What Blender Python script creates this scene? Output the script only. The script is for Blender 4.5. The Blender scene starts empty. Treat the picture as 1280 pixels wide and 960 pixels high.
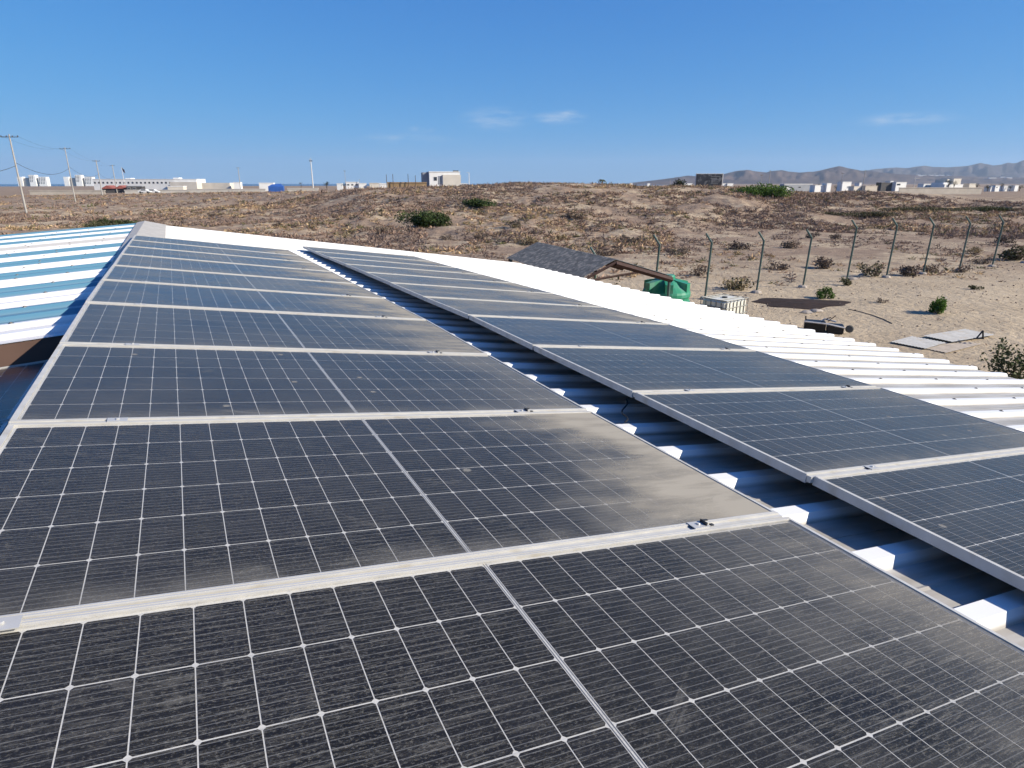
import bpy, math, random
import numpy as np
from mathutils import Matrix, Vector
random.seed(7); rng = np.random.default_rng(7)
S = bpy.context.scene
COL = S.collection
# ------------------------------------------------------------------ camera, sky, sun, exposure
CAMH = 4.8
FPX, PITCH = 791.06, 0.3072
cam = bpy.data.cameras.new('camera'); co = bpy.data.objects.new('camera', cam); COL.objects.link(co)
cam.sensor_width = 36; cam.lens = FPX/1280*36; cam.clip_start = .05; cam.clip_end = 40000
co.location = (0, 0, CAMH); co.rotation_euler = (math.pi/2-PITCH, 0, 0)
S.camera = co
SUN_A, SUN_E = math.radians(14), math.radians(29)      # sun stands to the right and a little behind the camera
sdir = Vector((math.cos(SUN_A)*math.cos(SUN_E), -math.sin(SUN_A)*math.cos(SUN_E), math.sin(SUN_E)))
w = bpy.data.worlds.new('World'); S.world = w; w.use_nodes = True
nt = w.node_tree; bg = nt.nodes['Background']
sky = nt.nodes.new('ShaderNodeTexSky'); sky.sky_type = 'NISHITA'; sky.sun_disc = False
sky.sun_elevation = SUN_E; sky.sun_rotation = math.atan2(sdir.x, sdir.y)
sky.altitude = 1500; sky.air_density = 1.0; sky.dust_density = 0.0; sky.ozone_density = 10
bg.inputs['Strength'].default_value = 0.079
# the camera's soft shoulder on the bright sky, the same for every direction
sa_ = nt.nodes.new('ShaderNodeVectorMath'); sa_.operation = 'MULTIPLY'; sa_.inputs[1].default_value = (.70, 1.60, 3.2)
sb_ = nt.nodes.new('ShaderNodeVectorMath'); sb_.operation = 'MULTIPLY_ADD'; sb_.inputs[1].default_value = (.137, .25, .378); sb_.inputs[2].default_value = (1, 1, 1)
soft = nt.nodes.new('ShaderNodeVectorMath'); soft.operation = 'DIVIDE'
nt.links.new(sky.outputs[0], sa_.inputs[0]); nt.links.new(sky.outputs[0], sb_.inputs[0])
nt.links.new(sa_.outputs[0], soft.inputs[0]); nt.links.new(sb_.outputs[0], soft.inputs[1])
# thin cloud wisps: bright noise in a few world directions of the sky
tc = nt.nodes.new('ShaderNodeTexCoord')
def N(tree, t, **k):
    n = tree.nodes.new(t)
    for a, b in k.items(): setattr(n, a, b)
    return n
def px_dir(x, y):
    a = (x-640)/FPX; b = (y-480)/FPX
    return Vector((a, math.cos(PITCH)-b*math.sin(PITCH), -math.sin(PITCH)-b*math.cos(PITCH)))
mapn = N(nt, 'ShaderNodeMapping'); mapn.inputs['Scale'].default_value = (28, 28, 130)
nt.links.new(tc.outputs['Generated'], mapn.inputs['Vector'])
cn = N(nt, 'ShaderNodeTexNoise'); cn.inputs['Scale'].default_value = 1; cn.inputs['Detail'].default_value = 5
nt.links.new(mapn.outputs[0], cn.inputs['Vector'])
acc = None
for (cx, cy, wx, wy, s) in [(620, 149, 34, 11, .8), (700, 147, 28, 6, 1.0), (709, 143, 14, 4.5, 1.0), (527, 161, 13, 4, .9), (500, 173, 50, 5, .4), (1128, 149, 38, 5.5, .75)]:
    c = px_dir(cx, cy).normalized()
    sub = N(nt, 'ShaderNodeVectorMath', operation='SUBTRACT'); nt.links.new(tc.outputs['Generated'], sub.inputs[0]); sub.inputs[1].default_value = c
    sc = N(nt, 'ShaderNodeVectorMath', operation='MULTIPLY'); nt.links.new(sub.outputs[0], sc.inputs[0]); sc.inputs[1].default_value = (FPX/wx, FPX/wx*.6, FPX/wy)
    ln = N(nt, 'ShaderNodeVectorMath', operation='LENGTH'); nt.links.new(sc.outputs[0], ln.inputs[0])
    mr = N(nt, 'ShaderNodeMapRange', interpolation_type='SMOOTHSTEP'); nt.links.new(ln.outputs['Value'], mr.inputs[0])
    mr.inputs[1].default_value = 1.5; mr.inputs[2].default_value = 0; mr.inputs[3].default_value = 0; mr.inputs[4].default_value = s
    if acc is None: acc = mr.outputs[0]
    else:
        ad = N(nt, 'ShaderNodeMath', operation='MAXIMUM'); nt.links.new(acc, ad.inputs[0]); nt.links.new(mr.outputs[0], ad.inputs[1]); acc = ad.outputs[0]
cr = N(nt, 'ShaderNodeMapRange'); nt.links.new(cn.outputs[0], cr.inputs[0])
cr.inputs[1].default_value = .38; cr.inputs[2].default_value = .75; cr.inputs[3].default_value = 0; cr.inputs[4].default_value = .62
mu = N(nt, 'ShaderNodeMath', operation='MULTIPLY'); nt.links.new(acc, mu.inputs[0]); nt.links.new(cr.outputs[0], mu.inputs[1])
mx = N(nt, 'ShaderNodeMixRGB'); nt.links.new(mu.outputs[0], mx.inputs[0]); nt.links.new(soft.outputs[0], mx.inputs[1]); mx.inputs[2].default_value = (6.6, 7.0, 7.2, 1)
nt.links.new(mx.outputs[0], bg.inputs['Color'])
sun = bpy.data.lights.new('sun', 'SUN'); so = bpy.data.objects.new('sun', sun); COL.objects.link(so)
sun.energy = 5.0; sun.angle = math.radians(.53); sun.color = (1, .92, .78)
so.rotation_euler = sdir.to_track_quat('Z', 'Y').to_euler(); so.location = (30, -20, 40)
S.view_settings.view_transform = 'Standard'; S.view_settings.look = 'None'; S.view_settings.gamma = 1
S.view_settings.use_curve_mapping = False; S.view_settings.exposure = 0.66
cy = S.cycles; cy.max_bounces = 4; cy.diffuse_bounces = 2; cy.glossy_bounces = 2; cy.transmission_bounces = 2; cy.transparent_max_bounces = 6
cy.volume_bounces = 0; cy.use_adaptive_sampling = True; cy.adaptive_threshold = .02; cy.use_denoising = True; cy.caustics_reflective = False; cy.caustics_refractive = False

# ------------------------------------------------------------------ helpers
def lin(*c): return tuple(((v/255+.055)/1.055)**2.4 if v > 10 else v/255/12.92 for v in c)
MATS = {}
def mat(name, color, rough=.7, var=.15, scale=4, metal=0, spec=.3, bump=0, bscale=30, color2=None, c2scale=1.5, c2lo=.45, c2hi=.65, coord='Object'):
    """plain procedural material: colour with noise variation, optional second colour in patches, optional bump"""
    if name in MATS: return MATS[name]
    m = bpy.data.materials.new(name); m.use_nodes = True; t = m.node_tree; b = t.nodes['Principled BSDF']
    b.inputs['Roughness'].default_value = rough; b.inputs['Metallic'].default_value = metal
    b.inputs['Specular IOR Level'].default_value = spec
    tcn = N(t, 'ShaderNodeTexCoord')
    no = N(t, 'ShaderNodeTexNoise'); no.inputs['Scale'].default_value = scale; no.inputs['Detail'].default_value = 6
    t.links.new(tcn.outputs[coord], no.inputs['Vector'])
    rp = N(t, 'ShaderNodeValToRGB'); e = rp.color_ramp.elements
    e[0].position = .3; e[1].position = .7
    e[0].color = tuple(c*(1-var) for c in color)+(1,); e[1].color = tuple(min(1, c*(1+var)) for c in color)+(1,)
    t.links.new(no.outputs[0], rp.inputs[0]); out = rp.outputs[0]
    if color2:
        n2 = N(t, 'ShaderNodeTexNoise'); n2.inputs['Scale'].default_value = c2scale; n2.inputs['Detail'].default_value = 5
        t.links.new(tcn.outputs[coord], n2.inputs['Vector'])
        m2 = N(t, 'ShaderNodeMapRange'); m2.inputs[1].default_value = c2lo; m2.inputs[2].default_value = c2hi
        t.links.new(n2.outputs[0], m2.inputs[0])
        mm = N(t, 'ShaderNodeMixRGB'); t.links.new(m2.outputs[0], mm.inputs[0]); t.links.new(out, mm.inputs[1]); mm.inputs[2].default_value = tuple(color2)+(1,)
        out = mm.outputs[0]
    t.links.new(out, b.inputs['Base Color'])
    if bump:
        n3 = N(t, 'ShaderNodeTexNoise'); n3.inputs['Scale'].default_value = bscale; n3.inputs['Detail'].default_value = 6
        t.links.new(tcn.outputs[coord], n3.inputs['Vector'])
        bp = N(t, 'ShaderNodeBump'); bp.inputs['Strength'].default_value = bump; bp.inputs['Distance'].default_value = .02
        t.links.new(n3.outputs[0], bp.inputs['Height']); t.links.new(bp.outputs[0], b.inputs['Normal'])
    MATS[name] = m
    return m

class MB:
    """collects faces into one mesh"""
    def __init__(s): s.v = []; s.f = []
    def add(s, vs, fs):
        o = len(s.v); s.v += [tuple(p) for p in vs]; s.f += [tuple(i+o for i in f) for f in fs]
    def box(s, x0, x1, y0, y1, z0, z1):
        s.add([(x0,y0,z0),(x1,y0,z0),(x1,y1,z0),(x0,y1,z0),(x0,y0,z1),(x1,y0,z1),(x1,y1,z1),(x0,y1,z1)],
              [(3,2,1,0),(4,5,6,7),(0,1,5,4),(1,2,6,5),(2,3,7,6),(3,0,4,7)]); return s
    def tube(s, pts, rad, n=8, caps=True):
        pts = [Vector(p) for p in pts]; R = rad if hasattr(rad, '__len__') else [rad]*len(pts)
        o = len(s.v)
        for i, p in enumerate(pts):
            d = (pts[min(i+1, len(pts)-1)]-pts[max(i-1, 0)]).normalized()
            a = d.cross(Vector((0,0,1)) if abs(d.z) < .9 else Vector((1,0,0))).normalized(); b = d.cross(a)
            for k in range(n):
                t = 2*math.pi*k/n; s.v.append(tuple(p+(a*math.cos(t)+b*math.sin(t))*R[i]))
        for i in range(len(pts)-1):
            for k in range(n):
                s.f.append((o+i*n+k, o+i*n+(k+1)%n, o+(i+1)*n+(k+1)%n, o+(i+1)*n+k))
        if caps:
            s.f.append(tuple(o+k for k in range(n))[::-1]); s.f.append(tuple(o+(len(pts)-1)*n+k for k in range(n)))
        return s
    def lathe(s, prof, n=24, cx=0, cy=0):
        o = len(s.v)
        for r, z in prof:
            for k in range(n):
                t = 2*math.pi*k/n; s.v.append((cx+r*math.cos(t), cy+r*math.sin(t), z))
        for i in range(len(prof)-1):
            for k in range(n):
                s.f.append((o+i*n+k, o+i*n+(k+1)%n, o+(i+1)*n+(k+1)%n, o+(i+1)*n+k))
        return s
    def slab(s, quad, th):
        q = [Vector(p) for p in quad]; n = (q[1]-q[0]).cross(q[3]-q[0]).normalized()*th
        s.add(q+[p-n for p in q], [(0,1,2,3),(7,6,5,4),(0,4,5,1),(1,5,6,2),(2,6,7,3),(3,7,4,0)]); return s
    def mesh(s, name, m, smooth=False):
        me = bpy.data.meshes.new(name); me.from_pydata(s.v, [], s.f)
        if m: me.materials.append(m)
        if smooth: me.polygons.foreach_set('use_smooth', [True]*len(me.polygons))
        return me
    def build(s, name, m, parent=None, smooth=False, **k): return obj(name, s.mesh(name, m, smooth), parent, **k)
def obj(name, me, parent=None, loc=None, rotz=0, label=None, cat=None, group=None, kind=None, M=None):
    o = bpy.data.objects.new(name, me); COL.objects.link(o)
    if parent: o.parent = parent
    if M is not None: o.matrix_local = M
    elif loc is not None: o.location = loc; o.rotation_euler = (0, 0, rotz)
    for k, v in (('label', label), ('category', cat), ('group', group), ('kind', kind)):
        if v: o[k] = v
    return o
def thing(name, label, cat, loc=(0,0,0), rotz=0, group=None, M=None):
    return obj(name, None, None, loc, rotz, label, cat, group, None, M)
def npmesh(name, V, F, m, cols=None, smooth=False):
    """V (n,3), F (m,3|4) numpy"""
    me = bpy.data.meshes.new(name); k = F.shape[1]
    me.vertices.add(len(V)); me.vertices.foreach_set('co', np.asarray(V, dtype=np.float32).ravel())
    me.loops.add(F.size); me.loops.foreach_set('vertex_index', F.ravel().astype(np.int32))
    me.polygons.add(len(F)); me.polygons.foreach_set('loop_start', np.arange(0, F.size, k, dtype=np.int32))
    if smooth: me.polygons.foreach_set('use_smooth', np.ones(len(F), dtype=bool))
    if cols is not None:
        a = me.color_attributes.new('tint', 'FLOAT_COLOR', 'POINT'); a.data.foreach_set('color', np.c_[cols, np.ones(len(cols))].astype(np.float32).ravel())
    me.update(calc_edges=True); me.validate()
    if m: me.materials.append(m)
    return me
def at(x, y, z):
    """the point of height z seen at photograph pixel (x, y)"""
    d = px_dir(x, y); s = (z-CAMH)/d.z; return Vector((d.x*s, d.y*s, z))
def atY(x, y, Y):
    """the point at forward distance Y seen at photograph pixel (x, y)"""
    d = px_dir(x, y); s = Y/d.y; return Vector((d.x*s, Y, CAMH+d.z*s))
# lattice value noise
_T = rng.random((256, 256))
def vnoise(x, y):
    xi = np.floor(x).astype(int); yi = np.floor(y).astype(int); fx = x-xi; fy = y-yi
    fx = fx*fx*(3-2*fx); fy = fy*fy*(3-2*fy)
    g = lambda a, b: _T[a % 256, b % 256]
    return (g(xi,yi)*(1-fx)+g(xi+1,yi)*fx)*(1-fy)+(g(xi,yi+1)*(1-fx)+g(xi+1,yi+1)*fx)*fy-.5
def sstep(a, b, x):
    t = np.clip((x-a)/(b-a), 0, 1); return t*t*(3-2*t)

# ------------------------------------------------------------------ ground
SKX = np.array([-900,-300,0,60,120,180,240,300,350,400,450,500,540,580,620,660,700,730,770,800,850,900,950,980,1020,1060,1100,1150,1220,1280,1600,2400])
SKY = np.array([243,242,242,241.5,241,241,240.5,240.5,239.5,238,236,234.5,233,231.5,230,228.6,228,229,231,232,232.5,233,236.5,240,240,238,239,242,246,245,244,244])
CY = np.interp(SKX, [-900,120,330,460,800,1280,2400], [270,260,190,115,110,120,120])
SKY = SKY+2.0; bb = (SKY-480)/FPX; SZ = CAMH+CY*(-math.sin(PITCH)-bb*math.cos(PITCH))/(math.cos(PITCH)-bb*math.sin(PITCH))
def hgt(x, y):
    x = np.asarray(x, float); y = np.asarray(y, float)
    r = np.hypot(x, y); front = y > .25*r
    ys = np.where(front, y, .25*r+1e-6)
    xi = 640+FPX*1.046*np.where(front, x/ys, np.sign(x)*3.87)
    zc = np.interp(xi, SKX, SZ); yc = np.interp(xi, SKX, CY)
    y0 = np.interp(xi, [0, 300, 640, 900, 1100], [70, 55, 46, 58, 66])
    up = sstep(y0, yc*.97, ys); dn = 1-sstep(yc*1.05, yc*1.8, ys)
    z = zc*up*dn
    rough = sstep(y0-6, y0+25, ys)*(1-sstep(150, 400, ys))
    z = z + rough*(vnoise(x/6.1, y/7.3)*.75+vnoise(x/2.3+9, y/2.6)*.42+vnoise(x/.9, y/.9+5)*.30)*np.minimum(1, .45+(1-up)*.5+.35*(ys < yc*.9))
    z = z + (1-sstep(40, 60, ys))*(vnoise(x/4.2+3, y/4.2)*.10+vnoise(x/1.1, y/1.1)*.045)
    far = sstep(300, 900, ys)*vnoise(x/160, y/160)*2.2
    z = z + far
    # the yard is a little higher in the sand bank below the fence
    z = z + .18*np.exp(-((x-21)/7)**2-((y-29)/4)**2)
    sea = sstep(1500, 2100, r)*(1-sstep(.12, .3, x/np.maximum(ys, 1)))
    z = z - 14*sea*front - 14*sstep(1500, 2100, r)*(~front)*(x < 0)
    return z
az = np.concatenate([np.arange(-52, 52.01, .22), np.arange(54, 308-.1, 2.0)])*math.pi/180
rr = np.concatenate([np.linspace(2, 24, 30), np.arange(24.4, 130, .38), np.geomspace(131, 400, 70), np.geomspace(410, 11500, 60)])
A, Rr = np.meshgrid(az, rr)
GX = Rr*np.sin(A); GY = Rr*np.cos(A); GZ = hgt(GX, GY)
na, nr = len(az), len(rr)
V = np.c_[GX.ravel(), GY.ravel(), GZ.ravel()]; V = np.vstack([V, [[0, 0, 0]]])
i, j = np.meshgrid(np.arange(nr-1), np.arange(na), indexing='ij'); j2 = (j+1) % na
F = np.stack([i*na+j, i*na+j2, (i+1)*na+j2, (i+1)*na+j], -1).reshape(-1, 4)[:, ::-1]
Fc = np.stack([np.full(na, len(V)-1), (np.arange(na)+1) % na, np.arange(na), np.arange(na)], -1)
def ground_mat():
    m = bpy.data.materials.new('dry sand'); m.use_nodes = True; t = m.node_tree; b = t.nodes['Principled BSDF']
    b.inputs['Roughness'].default_value = .95; b.inputs['Specular IOR Level'].default_value = .1
    g = N(t, 'ShaderNodeNewGeometry')
    def noise(sc, det=6, rough=.6):
        n = N(t, 'ShaderNodeTexNoise'); n.inputs['Scale'].default_value = sc; n.inputs['Detail'].default_value = det; n.inputs['Roughness'].default_value = rough
        t.links.new(g.outputs['Position'], n.inputs['Vector']); return n.outputs[0]
    def ramp(o, a, b_):
        r = N(t, 'ShaderNodeMapRange', interpolation_type='SMOOTHSTEP'); t.links.new(o, r.inputs[0]); r.inputs[1].default_value = a; r.inputs[2].default_value = b_; return r.outputs[0]
    def mixc(f, c1, c2):
        n = N(t, 'ShaderNodeMixRGB')
        for k, c in ((0, f), (1, c1), (2, c2)):
            if hasattr(c, 'default_value') or hasattr(c, 'is_linked'): t.links.new(c, n.inputs[k])
            else: n.inputs[k].default_value = c if k == 0 else tuple(c)+(1,)
        return n.outputs[0]
    base = mixc(ramp(noise(.35), .35, .65), (.40, .315, .215), (.51, .41, .285))
    base = mixc(ramp(noise(6, 8, .7), .42, .62), base, (.43, .34, .235))
    spk = ramp(noise(2.6, 8, .75), .57, .66)
    base = mixc(spk, base, (.25, .19, .13))
    # dead plant litter and low dry cover away from the yard
    sep = N(t, 'ShaderNodeSeparateXYZ'); t.links.new(g.outputs['Position'], sep.inputs[0])
    away = ramp(sep.outputs['Y'], 28, 48)
    lit = N(t, 'ShaderNodeMath', operation='MULTIPLY'); t.links.new(ramp(noise(.16, 8, .7), .40, .56), lit.inputs[0]); t.links.new(away, lit.inputs[1])
    base = mixc(lit.outputs[0], base, (.275, .20, .143))
    lit2 = N(t, 'ShaderNodeMath', operation='MULTIPLY'); t.links.new(ramp(noise(.9, 8, .75), .47, .60), lit2.inputs[0]); t.links.new(away, lit2.inputs[1])
    base = mixc(lit2.outputs[0], base, (.23, .168, .122))
    far = ramp(sep.outputs['Y'], 105, 190); fm = N(t, 'ShaderNodeMath', operation='MULTIPLY'); t.links.new(far, fm.inputs[0]); t.links.new(ramp(noise(.05, 8, .7), .25, .6), fm.inputs[1])
    base = mixc(fm.outputs[0], base, (.25, .185, .135))
    t.links.new(base, b.inputs['Base Color'])
    bp = N(t, 'ShaderNodeBump'); bp.inputs['Strength'].default_value = .8; bp.inputs['Distance'].default_value = .16
    t.links.new(noise(3.2, 8, .65), bp.inputs['Height']); t.links.new(bp.outputs[0], b.inputs['Normal'])
    return m
M_SAND = ground_mat()
obj('ground', npmesh('ground', V, np.vstack([F, Fc]), M_SAND, smooth=True), kind='structure')
# the sea beyond the plain
sa = np.radians(np.arange(-90, 21, 3)); sr = np.array([1600, 3000, 6000, 11800])
SV = [(r*math.sin(a), r*math.cos(a), -5) for r in sr for a in sa]; n_ = len(sa)
SF = [(i*n_+j, (i+1)*n_+j, (i+1)*n_+j+1, i*n_+j+1) for i in range(3) for j in range(n_-1)]
mb = MB(); mb.add(SV, [f[::-1] for f in SF]); mb.build('sea', mat('sea water', (.02, .06, .10), rough=.25, scale=.01), kind='structure')
# mountains
MTV = []
def mountains(name, sk, Y, depth, seed, color):
    xs = np.linspace(sk[0][0], sk[-1][0], 260); ys = np.interp(xs, [s[0] for s in sk], [s[1] for s in sk])
    rowt = np.linspace(-1, 1, 40); V = []
    for t_ in rowt:
        for k, (x, y) in enumerate(zip(xs, ys)):
            p = atY(x, y, Y); Yt = Y+t_*depth
            top = p.z+5
            ridge = vnoise(np.array(x/17.+seed), np.array(t_*2.2+seed))*1.0+vnoise(np.array(x/6.+seed), np.array(t_*5.))*.6+vnoise(np.array(x/2.3), np.array(t_*11.+seed))*.4
            hfac = (1-abs(t_)**1.15)
            z = -5+top*hfac*(1+ridge*.55*(abs(t_) > .02)*min(1, abs(t_)*3)*(1 if t_ < 0 else .3))
            if t_ < 0: z = min(z, -5+top*(1+t_*.35))
            V.append((p.x*Yt/Y, Yt, z))
    n = len(xs); Fm = [(i*n+j, i*n+j+1, (i+1)*n+j+1, (i+1)*n+j) for i in range(len(rowt)-1) for j in range(n-1)]
    mb = MB(); mb.add(V, Fm)
    MTV.append((list(mb.v), list(mb.f)))
    return mb.build(name, mat(name+str(seed), color, rough=.95, var=.3, scale=.004, spec=.05, color2=tuple(c*.6 for c in color), c2scale=.0025), kind='structure', smooth=True)
mountains('mountains', [(780,229.5),(828,224),(860,219.5),(885,221),(905,217),(921,213.5),(934,212),(946,214),(958,215),(966,213.5),(978,212.5),(986,214.5),(1000,215.5),(1020,214),(1034,210.5),(1049,207),(1060,210),(1075,213),(1095,214.5),(1120,217),(1160,219),(1280,222),(1500,226)], 5200, 1100, 3, (.115, .085, .07))
mountains('mountains', [(1020,226),(1060,216),(1085,212.5),(1105,210),(1121,208.8),(1134,209.8),(1155,206.8),(1166,208.5),(1185,209),(1208,207.5),(1226,203),(1241,206.5),(1250,206),(1260,203),(1268,204),(1280,200),(1300,198),(1340,204),(1400,199),(1500,206),(1700,215)], 7600, 1300, 11, (.09, .075, .07))

# ------------------------------------------------------------------ materials of the buildings and the panels
def roof_mat(name, paint, dirt, amount, rough=.45, spec=.4):
    """painted sheet; dust lies in the pans between the ribs and in streaks down the slope"""
    m = bpy.data.materials.new(name); m.use_nodes = True; t = m.node_tree; b = t.nodes['Principled BSDF']
    b.inputs['Roughness'].default_value = rough; b.inputs['Specular IOR Level'].default_value = spec
    tcn = N(t, 'ShaderNodeTexCoord'); oi = N(t, 'ShaderNodeObjectInfo')
    sep = N(t, 'ShaderNodeSeparateXYZ'); t.links.new(tcn.outputs['Object'], sep.inputs[0])
    low = N(t, 'ShaderNodeMapRange'); t.links.new(sep.outputs['Z'], low.inputs[0])
    low.inputs[1].default_value = .018; low.inputs[2].default_value = .004; low.inputs[3].default_value = .15; low.inputs[4].default_value = 1
    mp = N(t, 'ShaderNodeMapping'); mp.inputs['Scale'].default_value = (.7, 9, 4); t.links.new(tcn.outputs['Object'], mp.inputs['Vector'])
    no = N(t, 'ShaderNodeTexNoise', noise_dimensions='4D'); no.inputs['Scale'].default_value = 2; no.inputs['Detail'].default_value = 7
    t.links.new(mp.outputs[0], no.inputs['Vector'])
    mw = N(t, 'ShaderNodeMath', operation='MULTIPLY'); mw.inputs[1].default_value = 40; t.links.new(oi.outputs['Random'], mw.inputs[0]); t.links.new(mw.outputs[0], no.inputs['W'])
    r = N(t, 'ShaderNodeMapRange'); r.inputs[1].default_value = .3; r.inputs[2].default_value = .7; r.inputs[3].default_value = .6*amount; r.inputs[4].default_value = amount
    t.links.new(no.outputs[0], r.inputs[0])
    mu = N(t, 'ShaderNodeMath', operation='MULTIPLY'); t.links.new(low.outputs[0], mu.inputs[0]); t.links.new(r.outputs[0], mu.inputs[1])
    mm = N(t, 'ShaderNodeMixRGB'); t.links.new(mu.outputs[0], mm.inputs[0]); mm.inputs[1].default_value = tuple(paint)+(1,); mm.inputs[2].default_value = tuple(dirt)+(1,)
    t.links.new(mm.outputs[0], b.inputs['Base Color'])
    return m
M_WHITE = roof_mat('white roof paint', (.80, .80, .79), (.27, .24, .195), 1.0)
M_WHITE2 = roof_mat('white roof paint, left slope', (.80, .79, .78), (.55, .50, .44), .5)
M_BLUE = roof_mat('faded blue roof paint', (.10, .245, .335), (.20, .28, .33), .5)
M_GREYSHEET = roof_mat('dusty grey roof paint', (.50, .48, .45), (.40, .36, .31), .7)
M_CAP = mat('dusty ridge flashing', (.46, .43, .38), rough=.7, var=.12, scale=8)
M_ALU = mat('anodised aluminium', (.50, .485, .45), rough=.5, var=.10, scale=14, metal=.1, spec=.4, color2=(.42, .385, .32), c2scale=9, c2lo=.55, c2hi=.7)
M_ALU2 = mat('bright clamp aluminium', (.5, .49, .47), rough=.45, var=.1, metal=.25)
M_DARKMET = mat('dark steel clamp', (.06, .06, .06), rough=.5, metal=.5)
M_BACK = mat('white backsheet', (.55, .535, .50), rough=.6, var=.04)
M_SCREW = mat('zinc screw head', (.16, .15, .14), rough=.5, metal=.5)
M_CELL2 = mat('solar cell, far', (.008, .011, .022), rough=.5, var=.15, scale=3, spec=.12)
def cell_mat():
    m = bpy.data.materials.new('solar cell'); m.use_nodes = True; t = m.node_tree; b = t.nodes['Principled BSDF']
    b.inputs['Roughness'].default_value = .6; b.inputs['Specular IOR Level'].default_value = .08
    tcn = N(t, 'ShaderNodeTexCoord'); oi = N(t, 'ShaderNodeObjectInfo'); sep = N(t, 'ShaderNodeSeparateXYZ'); t.links.new(tcn.outputs['Object'], sep.inputs[0])
    mo = N(t, 'ShaderNodeMath', operation='PINGPONG'); mo.inputs[1].default_value = .01775/2
    ad = N(t, 'ShaderNodeMath', operation='ADD'); ad.inputs[1].default_value = 1.0; t.links.new(sep.outputs['Y'], ad.inputs[0]); t.links.new(ad.outputs[0], mo.inputs[0])
    lt = N(t, 'ShaderNodeMapRange'); lt.inputs[1].default_value = .0011; lt.inputs[2].default_value = .0006; lt.inputs[3].default_value = 0; lt.inputs[4].default_value = .24; t.links.new(mo.outputs[0], lt.inputs[0])
    va = N(t, 'ShaderNodeMixRGB'); va.inputs[1].default_value = (.006, .006, .0065, 1); va.inputs[2].default_value = (.009, .009, .011, 1); t.links.new(oi.outputs['Random'], va.inputs[0])
    mm = N(t, 'ShaderNodeMixRGB'); mm.inputs[2].default_value = (.42, .42, .42, 1); t.links.new(lt.outputs[0], mm.inputs[0]); t.links.new(va.outputs[0], mm.inputs[1])
    t.links.new(mm.outputs[0], b.inputs['Base Color'])
    return m
M_CELL = cell_mat()
PW, PH, PG = 2.278, 1.134, .022
PP = PH+PG; LIP = .017
def glass_mat():
    """toughened glass under a film of dried dust: thin film everywhere (on far panels also raised to paint in sky reflection), thick along the lower edge, rippled mud marks, bird droppings"""
    m = bpy.data.materials.new('dusty panel glass'); m.use_nodes = True; t = m.node_tree
    t.nodes.remove(t.nodes['Principled BSDF']); out = t.nodes['Material Output']
    tcn = N(t, 'ShaderNodeTexCoord'); oi = N(t, 'ShaderNodeObjectInfo')
    P = tcn.outputs['Object']
    sep = N(t, 'ShaderNodeSeparateXYZ'); t.links.new(P, sep.inputs[0])
    W = N(t, 'ShaderNodeMath', operation='MULTIPLY'); W.inputs[1].default_value = 57; t.links.new(oi.outputs['Random'], W.inputs[0])
    def attr(nm):
        a = N(t, 'ShaderNodeAttribute', attribute_type='OBJECT', attribute_name=nm); return a.outputs['Fac']
    off = N(t, 'ShaderNodeCombineXYZ'); t.links.new(W.outputs[0], off.inputs[0]); t.links.new(W.outputs[0], off.inputs[1])
    PO = N(t, 'ShaderNodeVectorMath', operation='ADD'); t.links.new(P, PO.inputs[0]); t.links.new(off.outputs[0], PO.inputs[1]); PO = PO.outputs[0]
    def noise(scale, s=1, det=5, rough=.6, dist=0):
        mp = N(t, 'ShaderNodeVectorMath', operation='MULTIPLY'); mp.inputs[1].default_value = scale; t.links.new(PO, mp.inputs[0])
        n = N(t, 'ShaderNodeTexNoise', noise_dimensions='2D'); n.inputs['Scale'].default_value = s; n.inputs['Detail'].default_value = det
        n.inputs['Roughness'].default_value = rough; n.inputs['Distortion'].default_value = dist
        t.links.new(mp.outputs[0], n.inputs['Vector']); return n.outputs[0]
    def rng_(o, a, b, c=0., d=1., smooth=True):
        r = N(t, 'ShaderNodeMapRange'); 
        if smooth: r.interpolation_type = 'SMOOTHSTEP'
        t.links.new(o, r.inputs[0])
        for k, v in zip((1, 2, 3, 4), (a, b, c, d)): r.inputs[k].default_value = v
        return r.outputs[0]
    def op(o, a, b):
        n = N(t, 'ShaderNodeMath', operation=o)
        for k, x in ((0, a), (1, b)):
            if isinstance(x, (int, float)): n.inputs[k].default_value = x
            else: t.links.new(x, n.inputs[k])
        return n.outputs[0]
    big = noise((1.3, 2.1, 1), 1, 3)
    film = op('MULTIPLY', attr('film'), rng_(big, .3, .7, .55, 1.45))
    # dust washed to the lower (right) edge, with an uneven front
    fr = op('ADD', sep.outputs['X'], op('MULTIPLY', op('SUBTRACT', big, .5), 1.1))
    edge = op('MULTIPLY', attr('edge'), op('MULTIPLY', rng_(fr, PW-.80, PW+.06), rng_(noise((3, 14, 1), 1, 2), .25, .75, .75, 1.1)))
    edge2 = op('MULTIPLY', rng_(sep.outputs['Y'], .13, .03, 0, .22), rng_(noise((5, 5, 1), 1, 1), .3, .7, .3, 1))
    # dried mud ripples running along the slope
    rip = rng_(noise((10, 120, 1), 1, 5, .86, .6), .47, .68)
    rip2 = rng_(noise((120, 220, 1), 1, 2, .7), .55, .70)
    ripa = op('MULTIPLY', op('ADD', op('MULTIPLY', rip, .6), op('MULTIPLY', rip2, .5)), op('MULTIPLY', attr('ripple'), rng_(big, .3, .7, 1.2, .6)))
    # smears and droppings
    smn = noise((3.2, 5.5, 1), 1, 5, .7, 1.2)
    sm = op('MULTIPLY', rng_(smn, .64, .72), .12)
    vo = N(t, 'ShaderNodeTexVoronoi', voronoi_dimensions='2D'); vo.inputs['Scale'].default_value = 3.1
    vm = N(t, 'ShaderNodeVectorMath', operation='MULTIPLY_ADD'); t.links.new(rip2, vm.inputs[0]); vm.inputs[1].default_value = (.012, .012, 0); t.links.new(PO, vm.inputs[2])
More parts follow.
